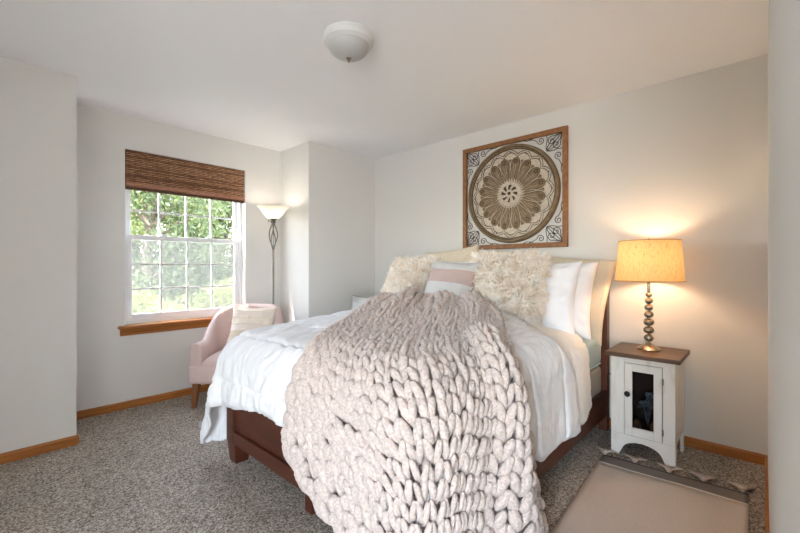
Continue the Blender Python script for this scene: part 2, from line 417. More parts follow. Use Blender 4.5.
# ------------------------------------------------------------------ outside: lawn, trees, shrubs
LAWN = mat('lawn', (70, 78, 42), .9, col2=(92, 94, 62), nscale=2, spec=.1)
mb = MB(); mb.box(-30, 40, 4.3, 60, -.9, -.7); struct(build('ground', mb, LAWN, smooth=False))
BARK = mat('bark', (92, 78, 66), .9, col2=(60, 50, 42), nscale=12)
LEAFS = [mat('leaf_bright', (88, 94, 46), .55, col2=(114, 116, 70), nscale=3, transl=.55, spec=.3),
         mat('leaf_mid', (58, 68, 40), .55, col2=(84, 92, 56), nscale=3, transl=.45, spec=.3),
         mat('needle_dark', (26, 42, 36), .6, col2=(40, 58, 50), nscale=3, transl=.2, spec=.3),
         mat('leaf_gold', (90, 88, 50), .55, col2=(110, 108, 72), nscale=3, transl=.55, spec=.3)]
def leaves(centers, radii, n, size, rng, squash=.8):
    c = rng.integers(0, len(centers), n)
    d = rng.normal(size=(n, 3)); d /= np.linalg.norm(d, axis=1)[:, None]
    r = rng.random(n) ** .45
    P = np.array(centers)[c] + d * (np.array(radii)[c] * r)[:, None] * np.array([1, 1, squash])
    a = rng.normal(size=(n, 3)); a /= np.linalg.norm(a, axis=1)[:, None]
    b = np.cross(a, rng.normal(size=(n, 3))); b /= np.linalg.norm(b, axis=1)[:, None]
    s = size * (.6 + .8 * rng.random(n))[:, None]
    V = np.stack([P - a * s, P + b * s * .45, P + a * s, P - b * s * .45], 1).reshape(-1, 3)
    return V
def leaf_obj(name, V, m, parent):
    n = len(V) // 4; me = bpy.data.meshes.new(name)
    me.from_pydata(V.tolist(), [], np.arange(4 * n).reshape(n, 4).tolist()); me.materials.append(m)
    o = bpy.data.objects.new(name, me); COL.objects.link(o); o.parent = parent; return o
def broad_tree(x, y, h, mi, seed, label, spread=1.5, n=15000, size=.046):
    t = thing('leafy_tree', label, 'tree', (x, y, -.7), 0, 'trees outside the window'); r = np.random.default_rng(seed)
    mb = MB(); top = h * .72
    mb.tube([(0, 0, 0), (.06, .03, top * .4), (-.05, .05, top * .75), (.04, 0, top)], [.17, .13, .09, .04], 8)
    cs = []; rs_ = []
    for k in range(22):
        a = r.random() * 2 * PI; zz = h * (.16 + .8 * r.random()); rad = spread * (1 - .55 * abs(zz / h - .5)) * (.35 + .65 * r.random())
        p = (math.cos(a) * rad, math.sin(a) * rad, zz); cs.append(p); rs_.append(.45 + .5 * r.random())
        z0 = max(.3, zz - rad * .7); mb.tube([(0, 0, min(z0, top)), (p[0] * .5, p[1] * .5, (min(z0, top) + zz) / 2 + .1), p], [.045, .03, .012], 5)
    build('trunk', mb, BARK, t); leaf_obj('foliage', leaves(cs, rs_, n, size, r), LEAFS[mi], t); return t
def conifer(x, y, h, seed, label, w=1.7, n=8000):
    t = thing('conifer_tree', label, 'tree', (x, y, -.7), 0, 'trees outside the window'); r = np.random.default_rng(seed)
    mb = MB(); mb.tube([(0, 0, 0), (0, 0, h * .5), (0, 0, h)], [.2, .12, .02], 8); cs = []; rs_ = []
    for k in range(46):
        zz = h * (.08 + .9 * k / 46); L_ = w * (1 - zz / h) + .15; a = k * 2.4
        e = (math.cos(a) * L_, math.sin(a) * L_, zz - .25 * L_); mb.tube([(0, 0, zz), (e[0] * .5, e[1] * .5, zz - .05 * L_), e], [.035, .02, .008], 5)
        for q in (.35, .65, .95): cs.append((e[0] * q, e[1] * q, zz - .25 * L_ * q)); rs_.append(.22 + .25 * (1 - q))
    build('trunk', mb, BARK, t); leaf_obj('foliage', leaves(cs, rs_, n, .075, r, .55), LEAFS[2], t); return t
broad_tree(2.3, 8.6, 3.9, 1, 1, 'green leafy tree at the left side of the window view', 1.3)
broad_tree(4.7, 10.2, 4.4, 1, 2, 'tall green tree filling the right half of the window view', 1.6, 18000)
broad_tree(3.5, 11.6, 4.6, 0, 3, 'yellow-green backlit tree in the middle of the window view', 1.7, 17000)
broad_tree(1.0, 11.2, 4.4, 0, 4, 'bright green tree behind the leftmost leafy tree outside', 1.5)
broad_tree(7.0, 12.5, 4.6, 3, 5, 'golden green tree at the far right of the window view', 1.7)
conifer(3.6, 15.2, 6.2, 6, 'dark conifer showing blue-green in the upper left panes', 2.3, 9000)
conifer(6.3, 16.4, 6.5, 7, 'dark conifer behind the tall tree on the right', 2.4, 9000)
conifer(9.0, 16.5, 6.3, 8, 'dark conifer farthest right behind the garden', 2.4)
conifer(.9, 15.6, 6.3, 9, 'dark conifer farthest left behind the garden', 2.4)
def shrub(x, y, h, mi, seed, label, n=6000):
    t = thing('garden_shrub', label, 'shrub', (x, y, -.7), 0, 'shrubs outside the window'); r = np.random.default_rng(seed)
    mb = MB(); cs = []; rs_ = []
    for k in range(9):
        a = k * 2.4; e = (math.cos(a) * .5, math.sin(a) * .5, h * (.35 + .6 * r.random())); mb.tube([(0, 0, 0), (e[0] * .5, e[1] * .5, e[2] * .6), e], [.03, .02, .008], 5)
        cs.append(e); rs_.append(.34 + .2 * r.random())
    build('stems', mb, BARK, t); leaf_obj('foliage', leaves(cs, rs_, n, .042, r), LEAFS[mi], t); return t
shrub(1.75, 6.4, 1.35, 0, 21, 'bright shrub low in the left panes of the window')
shrub(2.75, 7.0, 1.5, 1, 22, 'mid green shrub low in the middle panes of the window')
shrub(3.15, 6.2, 1.75, 0, 23, 'tall light green shrub low in the right panes of the window')
shrub(3.9, 7.6, 1.6, 3, 24, 'golden shrub behind the light green one outside')
FENCE = mat('weathered_fence', (110, 106, 100), .8)
fn = thing('garden_fence', 'pale post-and-rail fence beyond the shrubs outside', 'fence', (3.5, 9.4, -.7))
for x in (-3.2, -1.6, 0, 1.6, 3.2):
    mb = MB(); mb.box(x - .05, x + .05, -.05, .05, 0, 1.25); build('fence_post', mb, FENCE, fn, smooth=False)
for z in (.4, .75, 1.1):
    mb = MB(); mb.box(-3.3, 3.3, -.075, -.05, z - .06, z + .06); build('fence_rail', mb, FENCE, fn, smooth=False)

# ------------------------------------------------------------------ bed frame
BX0, BX1, BY0, BY1 = 1.045, 3.13, .815, 2.41
bed = thing('platform_bed', 'dark cherry wood platform bed frame with panelled footboard and headboard', 'bed', (0, 0, 0))
mb = MB()                                   # footboard: frame and recessed panel
z0, z1 = .125, .44
rf = MB()
for (a, b, c, d) in ((BY0, BY0 + .09, z0, z1), (BY1 - .09, BY1, z0, z1), (BY0 + .09, BY1 - .09, z0, z0 + .075), (BY0 + .09, BY1 - .09, z1 - .05, z1)):
    mb.box(BX0, BX0 + .055, a, b, c, d)
fb = build('footboard', mb, DARKWOOD, bed, smooth=False, bevel=.004)
mb = MB(); mb.box(BX0 + .02, BX0 + .035, BY0 + .09, BY1 - .09, z0 + .075, z1 - .05)
build('footboard_panel', mb, DARKWOOD, fb, smooth=False)
for y in (BY0 + .055, BY1 - .055):
    mb = MB(); mb.taper(BX0 + .055, y, .001, z0, .04, .042, .052, .052); build('leg', mb, DARKWOOD, bed, smooth=False, bevel=.004)
mb = MB(); mb.taper(BX0 + .07, 1.6, .001, z0, .03, .03, .03, .03); build('leg', mb, DARKWOOD, bed, smooth=False, bevel=.004)
for ya, yb in ((BY0, BY0 + .03), (BY1 - .03, BY1)):
    mb = MB(); mb.box(BX0 + .056, BX1 - .06, ya, yb, .125, .295); build('side_rail', mb, DARKWOOD, bed, smooth=False, bevel=.004)
mb = MB()
for y in (BY0 + .005, BY1 - .065):
    mb.box(BX1 - .06, BX1, y, y + .06, .001, 1.13)
mb.box(BX1 - .045, BX1 - .01, BY0 + .065, BY1 - .065, .2, 1.10)
mb.box(BX1 - .075, BX1 + .01, BY0 - .008, BY1 + .008, 1.13, 1.158)
build('headboard', mb, DARKWOOD, bed, smooth=False, bevel=.004)
mb = MB()
for x in np.arange(1.25, 3.05, .22): mb.box(x, x + .07, BY0 + .031, BY1 - .031, .25, .27)
build('slats', mb, DARKWOOD, bed, smooth=False)

def softbox(x0, x1, y0, y1, z0, z1, r, n=6):
    "rounded box mesh, rounding on all edges"
    bm = bmesh.new(); bmesh.ops.create_cube(bm, size=1)
    for v in bm.verts: v.co = Vector(((x0 if v.co.x < 0 else x1), (y0 if v.co.y < 0 else y1), (z0 if v.co.z < 0 else z1)))
    bmesh.ops.bevel(bm, geom=list(bm.edges), offset=r, segments=n, profile=.5, affect='EDGES')
    mb = MB(); mb.add([v.co[:] for v in bm.verts], [tuple(v.index for v in f.verts) for f in bm.faces]); bm.free(); return mb
bx = build('box_spring', softbox(1.11, 3.055, .85, 2.375, .272, .475, .03), BOXS)
tag(bx, 'beige box spring in the bed frame below the mattress', 'box spring')
mt = build('mattress', softbox(1.11, 3.055, .845, 2.38, .477, .695, .05), TEAL)
tag(mt, 'thick mattress in a pale seafoam fitted sheet', 'mattress')
mb = MB(); zz = [.5 + .0 * i for i in range(2)]
mb.tube([(1.15, .846, .50), (3.0, .846, .50)], .006, 6); build('sheet_hem', mb, TEAL, mt)

# ------------------------------------------------------------------ drapes over the bed
DX, DYN, DYF, RR = .95, .765, 2.45, .19
def ztop(x, y):
    return .80 - .046 * sstep(1.4, .88, y) * sstep(2.0, 2.55, x) + .075 * sstep(1.15, 2.3, x) * (1 - .6 * sstep(1.4, .9, y)) + .014 * np.sin(np.clip((y - DYN) / (DYF - DYN), 0, 1) * PI) - .02 * sstep(1.35, .95, x)
def drape(u, v, off=0., flare=.03, cflare=.34, floor=.02, r=RR):
    "point of a cloth laid flat at (u,v) over the bed: rolls over foot and sides and hangs"
    u = np.asarray(u, float); v = np.asarray(v, float)
    cx = np.maximum(u, DX + r); cy = np.clip(v, DYN + r, DYF - r)
    ex = u - cx; ey = v - cy; d = np.hypot(ex, ey); k = np.maximum(d, 1e-9)
    nx, ny = ex / k, ey / k
    arc = r * PI / 2; th = np.minimum(d, arc) / r; over = np.maximum(d - arc, 0)
    corner = np.clip(2 * np.abs(nx * ny), 0, 1) ** 1.0
    fl = flare + (cflare - flare) * corner
    hor = (r + off) * np.sin(th) + over * fl; drop = r - (r + off) * np.cos(th) + over * np.sqrt(1 - fl * fl)
    x = cx + nx * hor; y = cy + ny * hor; z = ztop(x, y) - drop
    z = np.where(d < 1e-8, ztop(u, v) + off, z)
    low = floor - z
    hit = low > 0
    x = np.where(hit, x + nx * low * .35, x); y = np.where(hit, y + ny * low * .35, y)
    z = np.where(hit, floor + .01 * np.sin(low * 12) ** 2, z)
    return np.stack([x, y, z], -1)
def with_normals(P):
    du = np.gradient(P, axis=0); dv = np.gradient(P, axis=1); n = np.cross(du, dv); n /= np.linalg.norm(n, axis=-1)[..., None] + 1e-12
    return n

# white duvet -------------------------------------------------------------
nu, nv = 230, 270
s_ = np.linspace(0, 1, nu)[:, None]; t_ = np.linspace(0, 1, nv)[None, :]
V0, V1 = .30, 3.02
vv = V0 + (V1 - V0) * t_ + 0 * s_
# hem lifts towards the foot on the near side, head edge bows
nearhem = .58 - .30 * sstep(1.45, 2.0, .66 + 1.8 * s_)
vv = np.where(vv < 1.0, 1.0 - (1.0 - vv) * (1.0 - nearhem) / (1.0 - V0), vv)
uh = 2.60 - .50 * sstep(1.3, .90, vv) + .17 * sstep(.95, .40, vv)
u0 = .645 + .05 * sstep(2.3, 1.5, vv) - .035 * np.sin(vv * 9) * .4 + .06 * sstep(2.75, 3.02, vv)
uu = u0 + (uh - u0) * s_
vv = vv + .02 * np.sin(uu * 7) * sstep(2.6, 3.0, vv) - .06 * sstep(.75, .66, uu) * sstep(2.85, 3.02, vv)
P = drape(uu, vv)
n = with_normals(P)
if n[nu // 2, nv // 2, 2] < 0: n = -n
hang = sstep(1.16, .95, uu); hangf = sstep(2.26, 2.45, vv); hangn = sstep(.98, .8, vv)
seam = lambda q, w: np.exp(-(q / w) ** 2)
w = 0
w = w + .010 * vnoise(uu * 3.2, vv * 3.2, 1) + .006 * vnoise(uu * 8, vv * 8, 2)
# crinkles run across the stitched channels
cr = vnoise(uu * 7, vv * 34 + 3 * vnoise(uu * 5, vv * 5, 9), 3) + .6 * vnoise(uu * 16, vv * 60, 4)
cr2 = vnoise(uu * 34 + 3 * vnoise(uu * 5, vv * 5, 8), vv * 7, 5) + .6 * vnoise(uu * 60, vv * 16, 6)
w = w + .009 * cr * (1 - .7 * np.maximum(hangf, hangn)) + .005 * cr2 * np.maximum(hangf, hangn * .45)
for su in (.79, 1.08, 1.4, 1.75, 2.1): w = w - .012 * seam(uu - su - .008 * vnoise(vv * 6, vv * 0, 3), .012)
w = w - .02 * np.exp(-((np.minimum(np.minimum(uu - u0, vv - vv[:, :1]), vv[:, -1:] - vv)) / .02) ** 2)   # soft rolled hem
w = w + .03 * np.sin(vv * 17 + 2 * vnoise(uu * 3, vv * 3, 7)) * sstep(.85, .66, uu) * .4 * (1 - .6 * hangn)
w = w + .04 * np.sin(np.arctan2(uu - 1.14, vv - 2.26) * 9) * sstep(.15, .6, np.hypot(np.minimum(uu - 1.14, 0), np.maximum(vv - 2.26, 0))) * (uu < 1.14) * (vv > 2.26) * .45
w = w + .022 * np.sin(uu * 15 + vv * 3) * hangf * sstep(2.5, 2.9, vv) + .008 * np.sin(uu * 11 + vv * 5) * hangn
P = P + n * w[..., None]
P[..., 2] = np.maximum(P[..., 2], .012)
mb = MB(); mb.grid(P)
dv = build('duvet', mb, DUVET, auto=0)
tag(dv, 'white cotton duvet with stitched channels spread over the bed', 'duvet')
so = dv.modifiers.new('thick', 'SOLIDIFY'); so.thickness = .022; so.offset = -1
if dv.data.polygons[len(dv.data.polygons) // 2].normal.z < 0: dv.data.flip_normals()
a = P[4, -6]
mb = MB(); mb.box(-.016, .016, -.001, .001, -.045, 0)
tg = build('care_tag', mb, mat('grey_tag', (150, 152, 154), .8), dv, smooth=False, label='small grey care tag'); tg.location = (a[0] + .0, a[1] - .02, a[2] + .1)
tg.rotation_euler = (.2, 0, -.75)

# sherpa blanket under the duvet -------------------------------------------
nu, nv = 110, 120
s_ = np.linspace(0, 1, nu)[:, None]; t_ = np.linspace(0, 1, nv)[None, :]
vv = .34 + (2.95 - .34) * t_ + 0 * s_; uu = 1.75 + (2.66 - 1.75 + .02 * np.sin(vv * 8)) * s_
vv = np.where(vv < 1.0, 1 - (1 - vv) * (1 + .05 * np.sin(uu * 6)), vv)
P = drape(uu, vv, -.032); n = with_normals(P)
if n[nu // 2, nv // 2, 2] < 0: n = -n
P = P + n * (.006 * vnoise(uu * 6, vv * 6, 31) + .004 * vnoise(uu * 70, vv * 70, 32) + .01 * np.sin(uu * 16) * sstep(.95, .7, vv) - .012 * np.exp(-((vv - .80) / .01) ** 2))[..., None]
mb = MB(); mb.grid(P); sh = build('sherpa_blanket', mb, SHERPA, auto=0)
so = sh.modifiers.new('thick', 'SOLIDIFY'); so.thickness = .02; so.offset = -1
if sh.data.polygons[len(sh.data.polygons) // 2].normal.z < 0: sh.data.flip_normals()
tag(sh, 'nubby white fleece blanket hanging from under the duvet near pillows', 'blanket')

# chunky knit throw --------------------------------------------------------
def poly_at(pts, q):
    pts = np.array(pts); L_ = np.r_[0, np.cumsum(np.linalg.norm(np.diff(pts, axis=0), axis=1))]; L_ /= L_[-1]
    return np.stack([np.interp(q, L_, pts[:, i]) for i in (0, 1)], -1)
def smooth_poly(pts, it=3):
    pts = np.array(pts, float)
    for _ in range(it):
        q = [pts[0]]
        for a, b in zip(pts[:-1], pts[1:]): q += [a * .75 + b * .25, a * .25 + b * .75]
        q.append(pts[-1]); pts = np.array(q)
    return pts
K_T = smooth_poly([(2.02, 2.06), (2.22, 1.85), (2.36, 1.62), (2.33, 1.40)])
K_L = smooth_poly([(2.02, 2.06), (1.66, 1.90), (1.30, 1.67), (1.02, 1.45), (.80, 1.45), (.655, 1.47)])
K_R = smooth_poly([(2.33, 1.40), (2.08, 1.13), (1.74, .94), (1.53, .78), (1.52, .50), (1.66, .08)])
K_B = smooth_poly([(.655, 1.47), (.47, 1.20), (.40, .92), (.50, .52), (.80, .26), (1.2, .12), (1.66, .08)])
def knit_base(s, t):
    "Coons patch in the flat cloth plane; s across (0 = left edge), t along (0 = pillow end)"
    s = np.asarray(s, float); t = np.asarray(t, float)
    Tt = poly_at(K_T, s); Bb = poly_at(K_B, s); Ll = poly_at(K_L, t); Rr = poly_at(K_R, t)
    S_ = s[..., None]; T_ = t[..., None]
    c = (1 - S_) * (1 - T_) * K_T[0] + S_ * (1 - T_) * K_T[-1] + (1 - S_) * T_ * K_B[0] + S_ * T_ * K_B[-1]
    return (1 - T_) * Tt + T_ * Bb + (1 - S_) * Ll + S_ * Rr - c
def knit_off(s, t):
    o = .034 + 0 * s
    ridge_s = .30 - .05 * t
    o = o + .045 * np.exp(-((s - ridge_s) / .07) ** 2) * sstep(.0, .06, t) * sstep(.42, .2, t)          # fold near the pillows
    o = o + .045 * sstep(.42, .0, t) * (.5 + .5 * np.sin(s * 24 + 3 * t)) + .012 * sstep(.3, 0, t)
    rs2 = .83 + .05 * sstep(.4, 1, t)
    o = o + .07 * np.exp(-((s - rs2) / .055) ** 2) * sstep(.36, .52, t)                               # hanging fold like a rope
    o = o - .03 * np.exp(-((s - rs2 + .10) / .035) ** 2) * sstep(.4, .55, t)
    o = o + .018 * np.sin(s * 14 + 1.2) * sstep(.5, .8, t)
    return np.maximum(o, .022)
def knit_pt(s, t, extra=0.):
    b = knit_base(s, t)
    return drape(b[..., 0], b[..., 1], knit_off(s, t) + extra, .04, .12, .03)
KW, KN = 23, 40                                # wales across, rows along
NT = 400
tt = np.linspace(0, 1, NT)
arc = np.zeros(NT)
pm = np.mean([knit_pt(np.full(NT, q), tt) for q in (.15, .4, .65, .9)], axis=0)
arc[1:] = np.cumsum(np.linalg.norm(np.diff(pm, axis=0), axis=1)); arc /= arc[-1]
row_t = lambda q: np.interp(np.clip(q, 0, 1), arc, tt)
NP, NS = 13, 12
sq = np.linspace(0, 1, 300); pm = knit_pt(sq, np.full(300, .66)); sa_ = np.r_[0, np.cumsum(np.linalg.norm(np.diff(pm, axis=0), axis=1))]; sa_ /= sa_[-1]
wale_s = lambda q: .3 * np.clip(q, 0, 1) + .7 * np.interp(np.clip(q, 0, 1), sa_, sq)
legs_v = []; legs_f = []
base_idx = 0
rk = np.random.default_rng(5)
for i in range(KW):
    pc_ = knit_pt(wale_s(np.full(NT, (i + .5) / KW)), tt)
    al_ = np.r_[0, np.cumsum(np.linalg.norm(np.diff(pc_, axis=0), axis=1))]; KN = int(round(al_[-1] / .060)); al_ /= al_[-1]
    row_t = lambda q: np.interp(np.clip(q, 0, 1), al_, tt)
    cut = .20 + .07 * math.sin((i // 2) * 2.3)
    for j in range(KN):
        wide = 1.0; ci = i + .5
        if row_t((j + .5) / KN) < cut and i < KW - (KW % 2):     # bunched end: every other wale is tucked out of sight
            if i % 2: continue
            wide = 2.0; ci = i + 1.0
        for side in (-1, 1):
            q = np.linspace(0, 1, NP)
            # a leg rises from the heart of the V, swells, and tucks under the next stitch
            ac = (.09 + .30 * np.sin(q * PI * .5)) * side
            al = q * 1.42 - .2
            jit = rk.normal(0, .06, 2)
            sa = wale_s((ci + (ac + jit[0]) * wide) / KW)
            ta = row_t((j + .0 + al * 1.0 + jit[1] + .5 * 0) / KN)
            sa = np.clip(sa, 0, 1)
            e = 1e-3
            C = knit_pt(sa, ta)
            ds = knit_pt(np.clip(sa + e, 0, 1), ta) - knit_pt(np.clip(sa - e, 0, 1), ta)
            dt = knit_pt(sa, np.clip(ta + e, 0, 1)) - knit_pt(sa, np.clip(ta - e, 0, 1))
            wdt = np.linalg.norm(knit_pt(wale_s(np.array([(i + 1) / KW])), ta[5:6]) - knit_pt(wale_s(np.array([i / KW])), ta[5:6]))
            nr = np.cross(ds, dt); nr /= np.linalg.norm(nr, axis=1)[:, None] + 1e-12
            if nr[NP // 2] @ np.array([-.3, -.3, 1]) < 0: nr = -nr
            rad0 = float(np.clip(.275 * wdt * wide, .0115, .0215)) * (1 + rk.normal(0, .09))
            rad = rad0 * (.58 + .42 * np.sin(np.clip(q * 1.05, 0, 1) * PI) ** .6)
            lift = (.014 * np.sin(q * PI) + .018 * (1 - q) - .020 * q) * (1 + jit[0] * 2) + jit[1] * .06
            C = C + nr * lift[:, None]
            tn = np.gradient(C, axis=0); tn /= np.linalg.norm(tn, axis=1)[:, None] + 1e-12
            bn = np.cross(tn, nr); bn /= np.linalg.norm(bn, axis=1)[:, None] + 1e-12
            n2 = np.cross(bn, tn)
            ang = 2 * PI * np.arange(NS) / NS
            ring = C[:, None, :] + rad[:, None, None] * (np.cos(ang)[None, :, None] * bn[:, None, :] + .92 * np.sin(ang)[None, :, None] * n2[:, None, :])
            ring = ring + (ring - C[:, None, :]) * rk.normal(0, .06, (NP, NS, 1))
            legs_v.append(np.concatenate([ring.reshape(-1, 3), C[:1] - tn[:1] * rad[0] * .5, C[-1:] + tn[-1:] * rad[-1] * .5]))
            o_ = base_idx
            f = [(o_ + a * NS + b, o_ + a * NS + (b + 1) % NS, o_ + (a + 1) * NS + (b + 1) % NS, o_ + (a + 1) * NS + b) for a in range(NP - 1) for b in range(NS)]
            f += [(o_ + NP * NS, o_ + (b + 1) % NS, o_ + b) for b in range(NS)]
            f += [(o_ + NP * NS + 1, o_ + (NP - 1) * NS + b, o_ + (NP - 1) * NS + (b + 1) % NS) for b in range(NS)]
            legs_f += f; base_idx += NP * NS + 2
mb = MB(); mb.v = np.concatenate(legs_v).tolist(); mb.f = legs_f; mb.m = [0] * len(legs_f)
# purl side: the loops behind, as a soft sheet just under the stitches
gs, gt = np.meshgrid(np.linspace(.01, .99, 60), np.linspace(.01, .985, 120), indexing='ij')
P = knit_pt(gs, gt, -.02); mb.grid(P)
# plaited edging down both long edges and along the hem
for path in ((np.zeros(150), np.linspace(0, 1, 150)), (np.ones(150), np.linspace(0, 1, 150)), (np.linspace(0, 1, 150), np.full(150, .995)), (np.linspace(0, 1, 110), np.full(110, .004))):
    C = knit_pt(path[0], path[1], .004); k = np.arange(len(C))
    C = C + np.array([0, 0, 1.])[None] * (.005 * np.sin(k * .9))[:, None]
    mb.tube(C, .02 + .006 * np.sin(k * .75), 9)
kn = build('knit_throw', mb, KNIT, auto=0)
tag(kn, 'chunky cream chenille knit throw draped over the near corner of the bed', 'throw')

# ------------------------------------------------------------------ pillows
def cushion(w, h, T, n=44, pinch=.10, wr=.006, seed=1, pw=2.4):
    u = np.linspace(-1, 1, n); U, Vv = np.meshgrid(u, u, indexing='ij')
    X = w / 2 * U * (1 - pinch * (1 - Vv ** 2) * U ** 2); Y = h / 2 * Vv * (1 - pinch * (1 - U ** 2) * Vv ** 2)
    prof = ((1 - np.abs(U) ** pw) * (1 - np.abs(Vv) ** pw)).clip(0) ** .5
    edge = .012
    wrk = wr * (vnoise(U * 3 + seed, Vv * 3, seed) + .5 * vnoise(U * 7, Vv * 7, seed + 1)) * prof ** .5
    # gathers running in from the corners
    ca = np.arctan2(np.abs(Vv), np.abs(U)); rad = np.hypot(U, Vv)
    wrk = wrk + wr * .8 * np.sin(ca * 26) * sstep(.8, 1.25, rad) * prof
    F = np.stack([X, Y, T / 2 * prof + edge / 2 + wrk], -1); B = np.stack([X, Y, -T / 2 * prof - edge / 2 + wrk * .5], -1)
    return F, B, U, Vv
def cushion_mb(F, B, mi=None):
    mb = MB(); n = F.shape[0]; mb.grid(F); mb.grid(B)
    N_ = n * n; rim = [(0, j) for j in range(n - 1)] + [(i, n - 1) for i in range(n - 1)] + [(n - 1, j) for j in range(n - 1, 0, -1)] + [(i, 0) for i in range(n - 1, 0, -1)]
    ids = [i * n + j for i, j in rim]; k = len(ids)
    for a in range(k):
        b = (a + 1) % k; mb.f.append((ids[a], ids[b], N_ + ids[b], N_ + ids[a])); mb.m.append(0)
    return mb
def place(o, loc, yaw, tilt, roll=0):
    "stand a cushion up: local y becomes up, local z its face; yaw turns the face, tilt leans it back"
    f = Matrix.Rotation(yaw, 4, 'Z') @ Matrix.Rotation(PI / 2 - tilt, 4, 'X') @ Matrix.Rotation(roll, 4, 'Z')
    o.matrix_world = Matrix.Translation(loc) @ f
# yaw = -90 deg makes the face look towards -X
YF = -PI / 2
def pillow(name, label, cat, w, h, T, loc, yaw, tilt, m, roll=0, seed=1, group=None, wr=.006, pinch=.08, pw=2.4):
    F, B, U, Vv = cushion(w, h, T, seed=seed, wr=wr, pinch=pinch, pw=pw)
    o = build(name, cushion_mb(F, B), m, auto=0); place(o, loc, yaw, tilt, roll); tag(o, label, cat, group); return o

pillow('euro_sham', 'quilted cream sham against the headboard, nearest the table lamp', 'pillow', .98, .60, .15, (2.985, 1.265, .985), YF, .22, QUILT, roll=-.115, seed=3, group='quilted shams', wr=.008, pinch=.05)
pillow('euro_sham', 'beige quilted sham at the back, left of the wall art', 'pillow', .62, .60, .15, (2.93, 2.10, 1.05), YF - .06, .2, SHAM, roll=.09, seed=4, group='quilted shams', wr=.008, pinch=.06)
pillow('bed_pillow', 'white pillow leaning on the cream sham, its puckered end by the lamp', 'pillow', .72, .54, .24, (2.83, 1.19, .955), YF, .30, PILLOWW, seed=5, group='white bed pillows', wr=.022)
pillow('bed_pillow', 'front white pillow directly behind the right shaggy cushion', 'pillow', .68, .52, .22, (2.69, 1.23, .965), YF, .26, PILLOWW, seed=6, group='white bed pillows', wr=.020)
pillow('bed_pillow', 'white pillow behind the striped cushion', 'pillow', .70, .50, .18, (2.80, 1.95, .995), YF, .26, PILLOWW, seed=7, group='white bed pillows', wr=.012)
pillow('bed_pillow', 'white pillow peeking out left of the left shaggy cushion', 'pillow', .60, .44, .16, (2.66, 2.14, .975), YF + .04, .34, PILLOWW, seed=8, group='white bed pillows', wr=.012)

def stripe_pillow(name, label, w, h, T, loc, yaw, tilt, bands, mats, roll=0, seed=1, n=61, ridge=.0):
    F, B, U, Vv = cushion(w, h, T, n=n, seed=seed, wr=.007)
    if ridge:
        for b in bands[:-1]: F[..., 2] += ridge * np.exp(-((Vv - b[0]) / .035) ** 2)
    mb = cushion_mb(F, B); k = 0
    for side in (0, 1):
        for i in range(n - 1):
            for j in range(n - 1):
                c = (Vv[0, j] + Vv[0, j + 1]) / 2; mi = 0
                for top, idx in bands:
                    if c <= top: mi = idx; break
                mb.m[k] = mi; k += 1
    o = build(name, mb, mats, auto=0); place(o, loc, yaw, tilt, roll); tag(o, label, 'cushion'); return o
stripe_pillow('striped_cushion', 'woven cushion with dusty pink and pale grey stripes between the shaggy ones', .50, .42, .15, (2.45, 1.755, 1.03), YF - .1, .42,
              [(-.62, 0), (-.45, 0), (.02, 1), (.55, 0), (1.1, 1)], [STRIPEP, STRIPEW], roll=-.05, seed=9)

